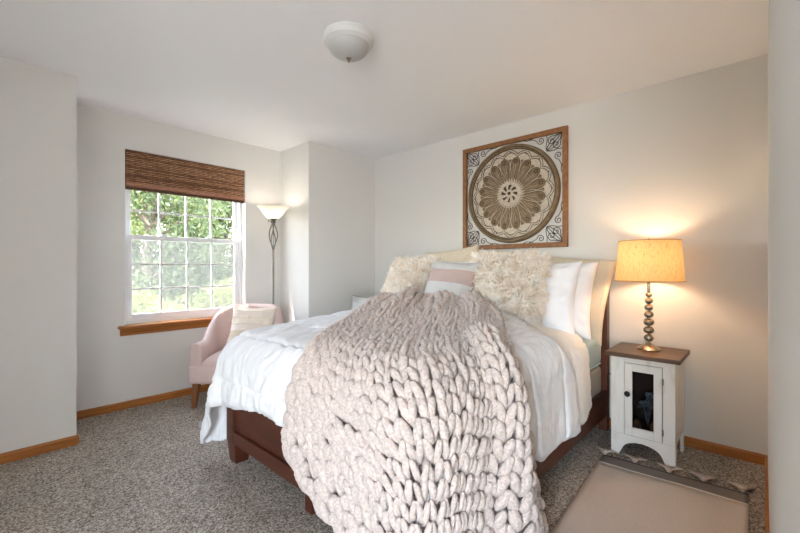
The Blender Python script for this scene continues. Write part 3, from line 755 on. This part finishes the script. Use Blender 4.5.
def fur_cushion(label, w, h, T, loc, yaw, tilt, seed, roll=0, ns=8500, ln=.085):
    F, B, U, Vv = cushion(w, h, T, n=40, seed=seed, wr=.004, pinch=.02, pw=3)
    o = build('shaggy_cushion', cushion_mb(F, B), FURB, auto=0); place(o, loc, yaw, tilt, roll); tag(o, label, 'cushion', 'shaggy fur cushions')
    r = np.random.default_rng(seed)
    nrm = with_normals(F); nrm *= np.sign(nrm[20, 20, 2])
    u = r.random(ns) * 2 - 1; v = r.random(ns) * 2 - 1
    e = r.random(ns) < .22; u = np.where(e, np.sign(u) * (1 - .04 * r.random(ns)), u)
    e = r.random(ns) < .22; v = np.where(e, np.sign(v) * (1 - .04 * r.random(ns)), v)
    iu = ((u + 1) / 2 * 39).clip(0, 38.99); iv = ((v + 1) / 2 * 39).clip(0, 38.99)
    a = iu.astype(int); b = iv.astype(int)
    fa = (iu - a)[:, None]; fb = (iv - b)[:, None]
    root = (F[a, b] * (1 - fa) + F[np.minimum(a + 1, 39), b] * fa) * (1 - fb) + (F[a, np.minimum(b + 1, 39)] * (1 - fa) + F[np.minimum(a + 1, 39), np.minimum(b + 1, 39)] * fa) * fb
    n0 = nrm[a, b].copy()
    out = np.stack([u ** 5, v ** 5, 0 * u], -1) * 1.0
    # locks: strands of one lock share a lean direction
    cell = (np.floor(u * 9 + .6 * vnoise(u * 4, v * 4, seed)) * 31 + np.floor(v * 9 + .6 * vnoise(v * 4, u * 4, seed + 1))).astype(int)
    la = (np.sin(cell * 12.9898 + seed) * 43758.5453) % 1 * 2 * PI
    lean = np.stack([np.cos(la), np.sin(la) - .55, 0 * la], -1) * .75
    L_ = ln * (.55 + .6 * r.random(ns))
    d0 = n0 * 1.0 + out * .9 + lean * .35 + r.normal(0, .22, (ns, 3)); d0 /= np.linalg.norm(d0, axis=1)[:, None]
    d1 = n0 * .35 + out * .8 + lean * 1.0 + r.normal(0, .25, (ns, 3)); d1 /= np.linalg.norm(d1, axis=1)[:, None]
    d2 = n0 * .1 + out * .7 + lean * .9 + np.array([0, -.5, 0]) + r.normal(0, .45, (ns, 3)); d2 /= np.linalg.norm(d2, axis=1)[:, None]
    p0 = root; p1 = p0 + d0 * (L_ * .35)[:, None]; p2 = p1 + d1 * (L_ * .35)[:, None]; p3 = p2 + d2 * (L_ * .32)[:, None]
    sd = np.cross(d1, r.normal(size=(ns, 3))); sd /= np.linalg.norm(sd, axis=1)[:, None]
    wd = (.0022 + .0024 * r.random(ns))[:, None]
    V = np.stack([p0 - sd * wd, p0 + sd * wd, p1 - sd * wd, p1 + sd * wd, p2 - sd * wd * .8, p2 + sd * wd * .8, p3], 1).reshape(-1, 3)
    base = np.arange(ns)[:, None] * 7
    q = np.concatenate([base + np.array([0, 1, 3, 2]), base + np.array([2, 3, 5, 4])]).tolist() + (base + np.array([4, 5, 6])).tolist()
    me = bpy.data.meshes.new('fur'); me.from_pydata(V.tolist(), [], q); me.materials.append(FUR)
    f = bpy.data.objects.new('fur', me); COL.objects.link(f); f.parent = o; f['kind'] = 'stuff'
    return o
fur_cushion('shaggy cream fur cushion at the left, nearest the window', .50, .40, .15, (2.52, 2.20, 1.025), YF - .12, .42, 41, roll=-.02)
fur_cushion('shaggy cream fur cushion at the right, in front of the white pillows', .50, .43, .15, (2.53, 1.33, 1.03), YF + .02, .34, 42)

# ------------------------------------------------------------------ wall art
AY0, AY1, AZ0, AZ1 = 1.13, 2.105, 1.338, 2.292
art = thing('wall_art', 'square wood-framed wall art with a carved round medallion above the bed', 'wall art', (XB, (AY0 + AY1) / 2, (AZ0 + AZ1) / 2))
HW, HH = (AY1 - AY0) / 2, (AZ1 - AZ0) / 2
fwid = .04
for nm, b in (('frame_rail', (-HW, HW, HH - fwid, HH)), ('frame_rail', (-HW, HW, -HH, -HH + fwid)), ('frame_stile', (-HW, -HW + fwid, -HH + fwid, HH - fwid)), ('frame_stile', (HW - fwid, HW, -HH + fwid, HH - fwid))):
    mb = MB(); mb.box(-.034, -.003, b[0], b[1], b[2], b[3]); build(nm, mb, ARTWOOD, art, smooth=False, bevel=.004)
# iron scrolls in the four corners
def spiral(cx, cy, r0, turns, a0, dirn=1, n=40):
    return [(cx + r0 * (1 - .86 * k / n) * math.cos(a0 + dirn * turns * 2 * PI * k / n), cy + r0 * (1 - .86 * k / n) * math.sin(a0 + dirn * turns * 2 * PI * k / n)) for k in range(n + 1)]
for sy in (-1, 1):
    for sz in (-1, 1):
        mb = MB()
        def put(pts, r=.003):
            mb.tube([(-.020, sy * (HW - fwid - p[0]), sz * (HH - fwid - p[1])) for p in pts], r, 6)
        for sw in (0, 1):
            f = (lambda p: (p[1], p[0])) if sw else (lambda p: p)
            put([f(p) for p in [(.0, .0), (.03, .008), (.06, .014)] + spiral(.088, .050, .036, 1.5, -2.0, 1)])
            put([f(p) for p in [(.28, .0), (.25, .012), (.215, .03)] + spiral(.178, .034, .031, 1.45, .2, 1)])
            put([f(p) for p in [(.0, .0), (.02, .05), (.055, .095), (.10, .125), (.128, .128)]])
            put([f(p) for p in [(.128, .128), (.135, .10), (.132, .07), (.125, .04), (.128, 0)]])
            put([f(p) for p in [(.33, .0), (.30, .012), (.262, .010), (.245, .0)]])
        put([(.0, .0), (.06, .06), (.128, .128)])
        build('iron_scroll', mb, IRON, art)
# carved medallion
MR_ = .428; na, nr = 640, 150
rr = np.linspace(0.0, 1, nr); aa = np.linspace(0, 2 * PI, na, endpoint=False)
A, R = np.meshgrid(aa, rr, indexing='ij')
NPET = 16
ph = (A * NPET / (2 * PI) + .0) % 1 - .5                       # petal phase
ph2 = (A * NPET / (2 * PI) + .5) % 1 - .5
def petal(ph, R, r0, r1, wmax):
    q = (R - r0) / (r1 - r0); wdt = wmax * np.sqrt(np.clip(1 - ((q - .62) / .38) ** 2, 0, 1)) * (q > .62) + wmax * (.42 + .58 * np.clip(q / .62, 0, 1)) * (q <= .62)
    inside = (q > 0) & (q < 1)
    dist = np.where(inside, wdt - np.abs(ph), -1)              # positive inside
    return dist
m_ = np.full(A.shape, 1)                                        # 0 brown, 1 cream, 2 dark
Hh = np.full(A.shape, .012)
# scalloped lines around the petals
sc = .745 + .085 * np.abs(np.cos(NPET / 2 * A)) ** .9
for o_, k in ((0, 2), (.05, 2)):
    m_[np.abs(R - sc - o_) < .0085] = k
sc1 = np.abs(R - (.80 + .055)) < .0
dots = (np.abs(ph2) < .045) & (np.abs(R - .845) < .014); m_[dots] = 2
p2 = petal(ph2, R, .24, .70, .46); m_[p2 > 0] = 1; m_[p2 > .07] = 0; Hh = np.where(p2 > 0, .016 + .006 * np.clip(p2 / .3, 0, 1), Hh)
p1 = petal(ph, R, .22, .74, .49); m_[p1 > -.0] = np.where(p1 > .05, np.where(p1 > .10, 0, 2), 1)[p1 > -.0] if False else m_[p1 > -.0]
band = (p1 > 0)
m_[band] = 1; m_[band & (p1 > .05)] = 0; m_[band & (p1 > .05) & (p1 < .09)] = 2
m_[band & (p1 > .10) & (np.abs(np.abs(ph) - .10) < .014) & (R < .58)] = 1
m_[band & (((ph / .15) ** 2 + ((R - .655) / .042) ** 2) < 1)] = 2; m_[band & (((ph / .09) ** 2 + ((R - .655) / .024) ** 2) < 1)] = 0
Hh = np.where(band, .020 + .010 * np.clip(p1 / .4, 0, 1), Hh)
ring = (R > .20) & (R < .245); m_[ring] = 1; Hh = np.where(ring, .034, Hh)
ring = (R > .245) & (R < .285); m_[ring & ((A * 32 / (2 * PI)) % 1 < .5)] = 1
cen = R <= .20; m_[cen] = 1
hole = cen & (np.abs(R - .125) < .045) & ((A * 8 / (2 * PI) + .5 * (R / .2)) % 1 < .5); m_[hole] = 2
m_[R < .03] = 2
Hh = np.where(cen, .036 + .006 * np.cos(R / .2 * PI / 2), Hh); Hh = np.where(hole | (R < .03), Hh - .008, Hh)
Hh = np.where(m_ == 2, Hh - .004, Hh)
rim = R > .905; m_[rim] = 0; Hh = np.where(rim, .012 + .030 * np.sqrt(np.clip(1 - ((R - .952) / .048) ** 2, 0, 1)), Hh)
m_[(R > .892) & (R <= .905)] = 2; m_[(R > .878) & (R <= .892)] = 1
m_[(R > .975)] = 0; m_[np.abs(R - .93) < .004] = 2
P = np.stack([-.006 - Hh, -R * MR_ * np.cos(A), R * MR_ * np.sin(A)], -1)
P[:, -1, 0] = -.006
mb = MB(); mb.grid(P, 0, closed_u=True)
mm = (m_[:, :-1]).reshape(-1); mb.m = [int(k) for k in mm]
med = build('medallion', mb, [ARTBROWN, ARTCREAM, ARTDARK], art, auto=0, label='round carved medallion with cream and gold-brown petals')

# ------------------------------------------------------------------ ceiling light
cl = thing('ceiling_light', 'white dome flush-mount ceiling light, switched off', 'ceiling light', (1.39, 1.665, CE)); cl.scale = (.80, .80, .92)
mb = MB(); mb.lathe([(0, -.001), (.168, -.001), (.170, -.012), (.166, -.022), (.172, -.03), (.166, -.045), (.15, -.052), (.142, -.058), (.10, -.05), (0, -.05)], 48)
build('mount_ring', mb, mat('white_enamel', (214, 214, 212), .5), cl)
mb = MB(); mb.lathe([(.1395, -.056)] + [(.1395 * math.cos(a), -.056 - .076 * math.sin(a)) for a in np.linspace(.05, PI / 2, 14)], 48)
build('glass_dome', mb, mat('frosted_glass', (182, 182, 180), .35), cl)
mb = MB(); mb.lathe([(.02, -.128), (.021, -.134), (.012, -.139), (.008, -.143), (.0095, -.149), (.005, -.155), (0, -.157)], 20)
build('finial', mb, PEWTER, cl)

# ------------------------------------------------------------------ floor lamp
fl = thing('floor_lamp', 'lit torchiere floor lamp with a white glass bowl in the alcove corner', 'floor lamp', (2.035, 3.61, 0))
mb = MB(); mb.lathe([(0, .001), (.13, .001), (.132, .012), (.10, .024), (.03, .034), (.018, .05), (0, .05)], 36); build('base', mb, NICKEL, fl)
mb = MB(); mb.tube([(0, 0, .045), (0, 0, .7), (0, 0, 1.36)], .0095, 12); build('pole', mb, NICKEL, fl)
mb = MB()
for k in range(4):
    a0 = k * PI / 2
    mb.tube([((.006 + .036 * math.sin(PI * q)) * math.cos(a0 + q * 1.4), (.006 + .036 * math.sin(PI * q)) * math.sin(a0 + q * 1.4), 1.36 + .255 * q) for q in np.linspace(0, 1, 18)], .0055, 8)
mb.sphere((0, 0, 1.36), .014); mb.sphere((0, 0, 1.615), .014); mb.tube([(0, 0, 1.36), (0, 0, 1.62)], .0035, 8)
build('twisted_cage', mb, NICKEL, fl)
mb = MB(); mb.lathe([(0, 1.615), (.02, 1.615), (.026, 1.63), (.016, 1.64), (.036, 1.655), (.036, 1.662), (0, 1.662)], 24)
mb.tube([(0, 0, 1.635), (-.04, .01, 1.635)], .004, 6); mb.sphere((-.045, .01, 1.635), .008)
build('socket_cup', mb, NICKEL, fl)
BOWL = bpy.data.materials.new('alabaster_glass'); BOWL.use_nodes = True
N = BOWL.node_tree.nodes; L = BOWL.node_tree.links; p = N['Principled BSDF']
p.inputs['Base Color'].default_value = (.92, .9, .85, 1); p.inputs['Roughness'].default_value = .4
tr = N.new('ShaderNodeBsdfTranslucent'); tr.inputs['Color'].default_value = (.95, .9, .8, 1)
mx = N.new('ShaderNodeMixShader'); mx.inputs[0].default_value = .55
L.new(p.outputs[0], mx.inputs[1]); L.new(tr.outputs[0], mx.inputs[2]); L.new(mx.outputs[0], N['Material Output'].inputs['Surface'])
mb = MB(); prof = [(.03, 1.660), (.05, 1.664), (.075, 1.682), (.10, 1.712), (.125, 1.748), (.148, 1.772), (.160, 1.778)]
mb.lathe(prof + [(r - .004, z + .003) for r, z in prof[::-1]], 40); build('glass_bowl', mb, BOWL, fl)
mb = MB(); mb.sphere((0, 0, 1.715), .024, n=16); mb.lathe([(.012, 1.662), (.014, 1.70)], 12)
build('bulb', mb, emat('warm_bulb_white', (255, 244, 228), 52), fl)

# ------------------------------------------------------------------ armchair
PINKB = mat('blush_button', (206, 182, 178), .9)
LEGW = mat('chair_leg_wood', (132, 80, 44), .45, col2=(108, 62, 32), nscale=5, nstretch=(3, 3, .5))
ch = thing('armchair', 'blush pink tub armchair with wood legs in the window alcove', 'armchair', (1.63, 3.43, 0), math.radians(-47.3))
# local frame: front is -y, width along x
hwid, yf, rad = .33, -.27, .33
def tub_plan(q, inset):
    "q in 0..1 along the U from the left arm front round the back to the right arm front"
    q = np.asarray(q); hw = hwid - inset; rd = rad - inset; st = .27
    tot = 2 * st + PI * rd; l = q * tot
    x = np.where(l < st, -hw, np.where(l > tot - st, hw, -rd * np.cos((l - st) / rd))); y = np.where(l < st, yf + l, np.where(l > tot - st, yf + (tot - l), yf + st + rd * np.sin((l - st) / rd) * .96))
    return x, y
qs = np.linspace(0, 1, 65)
hq = np.sin(np.clip((qs - .07) / .86, 0, 1) * PI)
top = .545 + .275 * sstep(.12, .95, hq)
prof_n = 18; P = []
for i, q in enumerate(qs):
    xo, yo = tub_plan(q, 0); xi, yi = tub_plan(q, .095); ring = []
    lean = .05 * (top[i] - .545) / .275                        # the back flares outward
    ux, uy = (xo - xi) / .095, (yo - yi) / .095
    for z in np.linspace(.205, top[i] - .045, 5): f = (z - .205) / (top[i] - .25); ring.append((xo + ux * lean * f, yo + uy * lean * f, z))
    for a in np.linspace(0, PI, 8)[1:-1]:
        cx_, cy_ = (xo + xi) / 2, (yo + yi) / 2
        ring.append((cx_ + ux * (.0475 * math.cos(a) + lean), cy_ + uy * (.0475 * math.cos(a) + lean), top[i] - .045 + .045 * math.sin(a)))
    for z in np.linspace(top[i] - .045, .30, 5): f = (z - .30) / (top[i] - .345); ring.append((xi + ux * lean * f, yi + uy * lean * f, z))
    P.append(ring)
mb = MB(); P = np.array(P); mb.grid(P); k = P.shape[1]
mb.f.append(tuple(range(k))); mb.m.append(0); o_ = (len(qs) - 1) * k; mb.f.append(tuple(range(o_ + k - 1, o_ - 1, -1))); mb.m.append(0)
tub = build('tub_back', mb, PINK, ch, auto=50, bevel=.010, seg=3)
for (q, z) in ((.36, .66), (.45, .70), (.5, .60), (.55, .70), (.64, .66), (.41, .58), (.59, .58)):
    xi, yi = tub_plan(q, .095); xo, yo = tub_plan(q, 0); dx, dy = (xo - xi) / .095, (yo - yi) / .095
    f = .03 * (z - .3) / .5
    mb = MB(); mb.sphere((xi + dx * (f + .002), yi + dy * (f + .002), z), .013, .013, .013, 12); build('tuft_button', mb, PINKB, tub)
sb = softbox(-.345, .345, -.285, .30, .205, .365, .035, 5); build('seat_base', sb, PINK, ch)
u = np.linspace(-1, 1, 30); U, Vv = np.meshgrid(u, u, indexing='ij')
X = .252 * U; Y = .02 + .30 * Vv
X = X * np.where(Vv > .3, np.sqrt(np.clip(1 - .35 * ((Vv - .3) / .7) ** 2, 0, 1)), 1)
Z = .36 + .085 * ((1 - np.abs(U) ** 4) * (1 - np.abs(Vv) ** 4)) ** .45
mb = MB(); mb.grid(np.stack([X, Y, Z], -1)); build('seat_cushion', mb, PINK, ch, auto=0)
for sx, sy in ((-1, -1), (1, -1), (-1, 1), (1, 1)):
    mb = MB(); mb.taper(sx * .285, sy * .235 - .0, .001, .21, .017, .017, .026, .026, dx=sx * .018, dy=sy * .012)
    build('leg', mb, LEGW, ch, smooth=False, bevel=.003)
# cushion on the chair, cream with raised tufted bands
stripe_pillow('tufted_cushion', 'cream cushion with tufted bands propped in the pink armchair', .40, .36, .12, (1.70, 3.385, .645), math.radians(-47.3) + .05, .36,
              [(-.7, 1), (-.3, 0), (.05, 1), (.4, 0), (.75, 1), (1.1, 0)], [STRIPEC, mat('cream_pile', (228, 214, 200), .95, bump=1, bscale=140, bdist=.008)], seed=13, roll=-.05, ridge=.006)

# ------------------------------------------------------------------ nightstand
NX0, NX1, NY0, NY1 = 2.76, 3.105, .375, .715
ns = thing('nightstand', 'distressed white nightstand with brown top and wire-front door', 'nightstand', (0, 0, 0))
mb = MB(); mb.box(NX0 - .03, NX1 + .03, NY0 - .028, NY1 + .028, .618, .644); build('top', mb, WALNUT, ns, smooth=False, bevel=.003)
NB, NT_ = .12, .617
def apron_poly(a0, a1, foot, arch, zt):
    pts = [(a0, 0.001), (a0 + foot * .8, .001), (a0 + foot * 1.25, .055)]
    n = 10; c0, c1 = a0 + foot * 1.5, a1 - foot * 1.5
    for k in range(n + 1):
        q = k / n; pts.append((c0 + (c1 - c0) * q, .072 + arch * math.sin(PI * q) ** .8))
    pts += [(a1 - foot * 1.25, .055), (a1 - foot * .8, .001), (a1, .001), (a1, zt), (a0, zt)]
    return pts
DY0, DY1, DZ0, DZ1 = .437, .640, .135, .583       # door opening on the front
mb = MB()
# face: apron with arched cut-out, two stiles and a top rail
mb.prism(apron_poly(NY0, NY1, .055, .026, DZ0), NX0, NX0 + .018, 0)
mb.box(NX0, NX0 + .018, NY0, DY0, DZ0, NT_); mb.box(NX0, NX0 + .018, DY1, NY1, DZ0, NT_); mb.box(NX0, NX0 + .018, DY0, DY1, DZ1, NT_)
build('face_frame', mb, WHITEWASH, ns, smooth=False, bevel=.002)
for y in (NY0, NY1 - .016):
    mb = MB()
    pts = [(NX0 + .018, .16), (NX0 + .09, .16)]
    mb.box(NX0 + .018, NX1, y + .003, y + .013, .15, NT_)
    mb.box(NX0 + .018, NX0 + .05, y, y + .016, .001, NT_); mb.box(NX1 - .045, NX1, y, y + .016, .001, NT_)
    mb.box(NX0 + .05, NX1 - .045, y, y + .016, NT_ - .06, NT_); mb.box(NX0 + .05, NX1 - .045, y, y + .016, .13, .185)
    build('side_panel', mb, WHITEWASH, ns, smooth=False, bevel=.002)
mb = MB(); mb.box(NX1 - .012, NX1 - .002, NY0 + .016, NY1 - .016, .13, NT_); mb.box(NX0 + .018, NX1 - .012, NY0 + .0165, NY1 - .0165, .13, .142)
build('back_panel', mb, INSIDE, ns, smooth=False)
door = MB(); rect = (DY0 + .003, DY1 - .003, DZ0 + .003, DZ1 - .003); sw = .042
door.box(NX0 - .006, NX0 + .012, rect[0], rect[0] + sw, rect[2], rect[3]); door.box(NX0 - .006, NX0 + .012, rect[1] - sw, rect[1], rect[2], rect[3])
door.box(NX0 - .006, NX0 + .012, rect[0] + sw, rect[1] - sw, rect[2], rect[2] + .05); door.box(NX0 - .006, NX0 + .012, rect[0] + sw, rect[1] - sw, rect[3] - .045, rect[3])
do = build('door', door, WHITEWASH, ns, smooth=False, bevel=.0025)
mb = MB(); gy0, gy1, gz0, gz1 = rect[0] + sw, rect[1] - sw, rect[2] + .05, rect[3] - .045
hx, hz = .016, .016; c = 0; z = gz0 - hz
while z < gz1 + hz:                                 # hexagonal wire netting
    pts = []; y = gy0 - hx; k = 0
    while y <= gy1 + hx:
        pts.append((NX0 + .004, min(max(y, gy0), gy1), min(max(z + (hz * .32 if (k + c) % 2 else -hz * .32), gz0), gz1))); y += hx / 2; k += 1
    mb.tube(pts, .0011, 4, cap=False); z += hz * .64; c += 1
build('wire_mesh', mb, BLACK, do)
mb = MB(); mb.lathe([(0, .024), (.009, .023), (.013, .017), (.010, .009), (.005, .006), (.006, 0), (0, 0)], 18)
kb = build('knob', mb, BLACK, do); kb.location = (NX0 - .006, DY1 - .022, .395); kb.rotation_euler = (0, -PI / 2, 0); kb.scale = (1.35, 1.35, 1.2)
for z in (.20, .50):
    mb = MB(); mb.box(NX0 - .008, NX0 + .001, DY0 - .006, DY0 + .004, z - .018, z + .018); mb.tube([(NX0 - .008, DY0, z - .02), (NX0 - .008, DY0, z + .02)], .003, 8)
    build('hinge', mb, PEWTER, do, smooth=False)
# pine cones and dried flowers kept inside, seen through the wire
CONE = mat('pine_cone', (104, 70, 46), .8, col2=(70, 46, 30), nscale=40)
DRY = mat('dried_blue_flower', (108, 122, 132), .9, col2=(74, 84, 92), nscale=30)
def pine_cone(x, y, r, label):
    mb = MB(); mb.sphere((0, 0, r * 1.1), r * .62, r * .62, r * 1.0, 12)
    for k in range(46):
        q = (k + .5) / 46; a = k * 2.4; z = r * (.15 + 1.9 * q); rr_ = r * math.sin(PI * (.12 + .82 * q)) * .98
        c, s = math.cos(a), math.sin(a)
        mb.add([(c * rr_ * .5 - s * .006, s * rr_ * .5 + c * .006, z), (c * rr_ * .5 + s * .006, s * rr_ * .5 - c * .006, z), (c * rr_ + s * .005, s * rr_ - c * .005, z + r * .16), (c * rr_ * 1.05, s * rr_ * 1.05, z + r * .26), (c * rr_ - s * .005, s * rr_ + c * .005, z + r * .16)], [(0, 1, 2, 3, 4)])
    o = build('pine_cone', mb, CONE, auto=0); o.location = (x, y, .1425); tag(o, label, 'pine cone', 'pine cones in the nightstand'); return o
pine_cone(2.83, .585, .035, 'brown cone low behind the wire door, nearer the bed')
pine_cone(2.84, .495, .038, 'brown cone low behind the wire door, farther from the bed')
mb = MB(); r_ = random.Random(4)
for k in range(26):
    a = r_.random() * 2 * PI; q = r_.random(); e = (.05 * math.cos(a) * q, .06 * math.sin(a) * q, .13 + .10 * r_.random())
    mb.tube([(0, 0, .0), (e[0] * .4, e[1] * .4, e[2] * .6), e], .0012, 4); mb.sphere(e, .014, .014, .012, 8)
df = build('dried_flowers', mb, DRY, auto=0); df.location = (2.94, .545, .143); tag(df, 'bunch of faded blue-grey dried flowers behind the wire door', 'dried flowers')

# lamp cord behind the nightstand towards the bed
mb = MB(); mb.tube([(3.16, .62, .36), (3.16, .70, .395), (3.165, .76, .40), (3.165, .80, .40)], .0035, 6)

# ------------------------------------------------------------------ table lamp
tl_ = thing('table_lamp', 'lit table lamp with a linen drum shade on stacked silver balls', 'table lamp', (2.965, .545, .6445))
def prof_bead(zc, r, h): return [(max(.006, r * math.cos(a)), zc + h * math.sin(a)) for a in np.linspace(-PI / 2, PI / 2, 11)]
mb = MB(); mb.lathe([(0, .0005), (.068, .0005), (.070, .006), (.060, .014), (.040, .026), (.022, .036), (.012, .046), (0, .046)], 36); build('base', mb, PEWTER, tl_)
mb = MB(); mb.tube([(0, 0, .04), (0, 0, .52)], .0065, 12)
mb.lathe([(.009, .37), (.010, .40), (.0085, .44)], 16); build('stem', mb, PEWTER, tl_)
for zc, r, h in ((.076, .0285, .024), (.127, .031, .024), (.178, .031, .025), (.227, .027, .023), (.272, .0255, .021), (.316, .0245, .021), (.354, .020, .016)):
    mb = MB(); mb.lathe(prof_bead(zc, r, h), 28); build('ball', mb, PEWTER, tl_)
SHD = bpy.data.materials.new('linen_shade'); SHD.use_nodes = True
N = SHD.node_tree.nodes; L = SHD.node_tree.links; p = N['Principled BSDF']; tc = N.new('ShaderNodeTexCoord')
mp = N.new('ShaderNodeMapping'); mp.inputs['Scale'].default_value = (1, 1, 5); L.new(tc.outputs['Object'], mp.inputs['Vector'])
n1 = N.new('ShaderNodeTexNoise'); n1.inputs['Scale'].default_value = 90; n1.inputs['Detail'].default_value = 4; L.new(mp.outputs[0], n1.inputs['Vector'])
mp2 = N.new('ShaderNodeMapping'); mp2.inputs['Scale'].default_value = (1, 1, .12); L.new(tc.outputs['Object'], mp2.inputs['Vector'])
n2 = N.new('ShaderNodeTexNoise'); n2.inputs['Scale'].default_value = 220; n2.inputs['Detail'].default_value = 3; L.new(mp2.outputs[0], n2.inputs['Vector'])
ad = N.new('ShaderNodeMath'); ad.operation = 'ADD'; L.new(n1.outputs['Fac'], ad.inputs[0]); L.new(n2.outputs['Fac'], ad.inputs[1])
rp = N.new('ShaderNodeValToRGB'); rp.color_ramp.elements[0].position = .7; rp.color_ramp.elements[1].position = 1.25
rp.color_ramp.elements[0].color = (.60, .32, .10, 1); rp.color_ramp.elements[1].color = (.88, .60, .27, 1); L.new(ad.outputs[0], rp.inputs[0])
L.new(rp.outputs[0], p.inputs['Base Color']); p.inputs['Roughness'].default_value = .9
tr = N.new('ShaderNodeBsdfTranslucent'); L.new(rp.outputs[0], tr.inputs['Color'])
mx = N.new('ShaderNodeMixShader'); mx.inputs[0].default_value = .115
L.new(p.outputs[0], mx.inputs[1]); L.new(tr.outputs[0], mx.inputs[2]); L.new(mx.outputs[0], N['Material Output'].inputs['Surface'])
mb = MB(); a0, a1, z0_, z1_ = .193, .172, .445, .702
pr_ = [(a0, z0_), (a0 + (a1 - a0) * .5, (z0_ + z1_) / 2), (a1, z1_)]
mb.lathe(pr_, 64); shd = build('lamp_shade', mb, SHD, tl_)
TRIM = mat('shade_trim_linen', (196, 150, 92), .9)
for nm, ra, za in (('bottom_trim', a0, z0_), ('top_trim', a1, z1_)):
    mb = MB(); mb.tube([(ra * math.cos(t), ra * math.sin(t), za) for t in np.linspace(0, 2 * PI, 64, endpoint=False)], .003, 6, closed=True)
    build(nm, mb, TRIM, shd)
mb = MB()
for k in range(3):
    a = k * 2 * PI / 3 + .4; mb.tube([(0, 0, z1_ - .012), (a1 * math.cos(a), a1 * math.sin(a), z1_ - .002)], .002, 6)
mb.lathe([(.012, z1_ - .016), (.012, z1_ - .008), (.004, z1_ + .004), (.005, z1_ + .014), (0, z1_ + .02)], 12)
for s in (-1, 1): mb.tube([(0, .0, .50), (0, s * .05, .53), (0, s * .05, .62), (0, 0, z1_ - .014)], .0018, 6)
build('harp', mb, PEWTER, tl_)
mb = MB(); mb.sphere((0, 0, .585), .030, .030, .034, 16); mb.lathe([(.013, .52), (.014, .555)], 12)
build('bulb', mb, emat('warm_bulb', (255, 226, 188), 84), tl_)
tag(build('lamp_cord', (lambda m: (m.tube([(3.15, .73, .375), (3.16, .77, .395), (3.165, .81, .397), (3.165, .86, .39)], .0035, 6), m)[1])(MB()), BLACK),
    'thin black lamp cord on the wall between nightstand and headboard', 'cord')

# ------------------------------------------------------------------ rug
ru = thing('rug', 'beige flat-weave rug with a grey tasselled end beside the bed', 'rug', (0, 0, 0))
C0, C1 = Vector((2.66, .735)), Vector((2.70, .055))   # far edge, bed side to wall side
E0, E1 = Vector((1.20, .66)), Vector((1.24, .03))     # near end
def rug_strip(name, q0, q1, m, z=.012):
    P = []
    for q in np.linspace(q0, q1, 30):
        a = C0.lerp(E0, q); b = C1.lerp(E1, q)
        P.append([(*(a.lerp(b, k)), z + .0015 * math.sin(k * 9 + q * 30)) for k in np.linspace(0, 1, 24)])
    mb = MB(); mb.grid(P); o = build(name, mb, m, ru, auto=0); s = o.modifiers.new('thick', 'SOLIDIFY'); s.thickness = .010; s.offset = -1
    if o.data.polygons[0].normal.z < 0: o.data.flip_normals()
rug_strip('field', .082, 1, RUGM); rug_strip('white_line', .074, .082, RUGW); rug_strip('grey_band', .010, .074, RUGG); rug_strip('dark_edge', 0, .010, RUGD)
for k in (.012, .25, .50, .73, .965):
    p = C0.lerp(C1, k); mb = MB(); rk2 = random.Random(int(k * 100))
    d = Vector((1, .12)); sdv = Vector((-.12, 1))
    for j in range(26):
        f = (j / 25 - .5) * 2; e = p + d * (.085 + .02 * rk2.random()) + sdv * (f * .06); m1 = p + d * .035 + sdv * (f * .018)
        mb.tube([(*p, .012), (*m1, .020 + .004 * rk2.random()), (*(m1.lerp(e, .5)), .016), (*e, .005 + .006 * rk2.random())], [.006, .006, .005, .003], 5)
    mb.sphere((*(p + d * .022), .020), .016, .016, .013, 10)
    build('tassel', mb, TASSEL, ru)

# ------------------------------------------------------------------ grey-piped cushion on a stool beyond the bed
stl = thing('stool', 'low grey stool mostly hidden beyond the far side of the bed', 'stool', (2.72, 2.93, 0))
build('seat', softbox(-.19, .19, -.19, .19, .40, .47, .02), mat('grey_linen', (150, 148, 146), .9), stl)
for sx in (-1, 1):
    for sy in (-1, 1):
        mb = MB(); mb.taper(sx * .15, sy * .15, .001, .41, .014, .014, .02, .02); build('leg', mb, LEGW, stl, smooth=False)
F, B, U, Vv = cushion(.44, .42, .12, seed=17)
pc = build('piped_cushion', cushion_mb(F, B), mat('pale_linen', (206, 204, 202), .9), auto=0); place(pc, (2.70, 2.93, .675), YF + .3, .25)
tag(pc, 'pale cushion with dark grey piping peeking over the far bed edge', 'cushion')
n_ = F.shape[0]; rimp = [F[0, j] for j in range(n_ - 1)] + [F[i, n_ - 1] for i in range(n_ - 1)] + [F[n_ - 1, j] for j in range(n_ - 1, 0, -1)] + [F[i, 0] for i in range(n_ - 1, 0, -1)]
mb = MB(); mb.tube([(p[0], p[1], 0) for p in rimp], .006, 6, closed=True); build('piping', mb, mat('grey_piping', (118, 116, 114), .9), pc, label='dark grey piping')
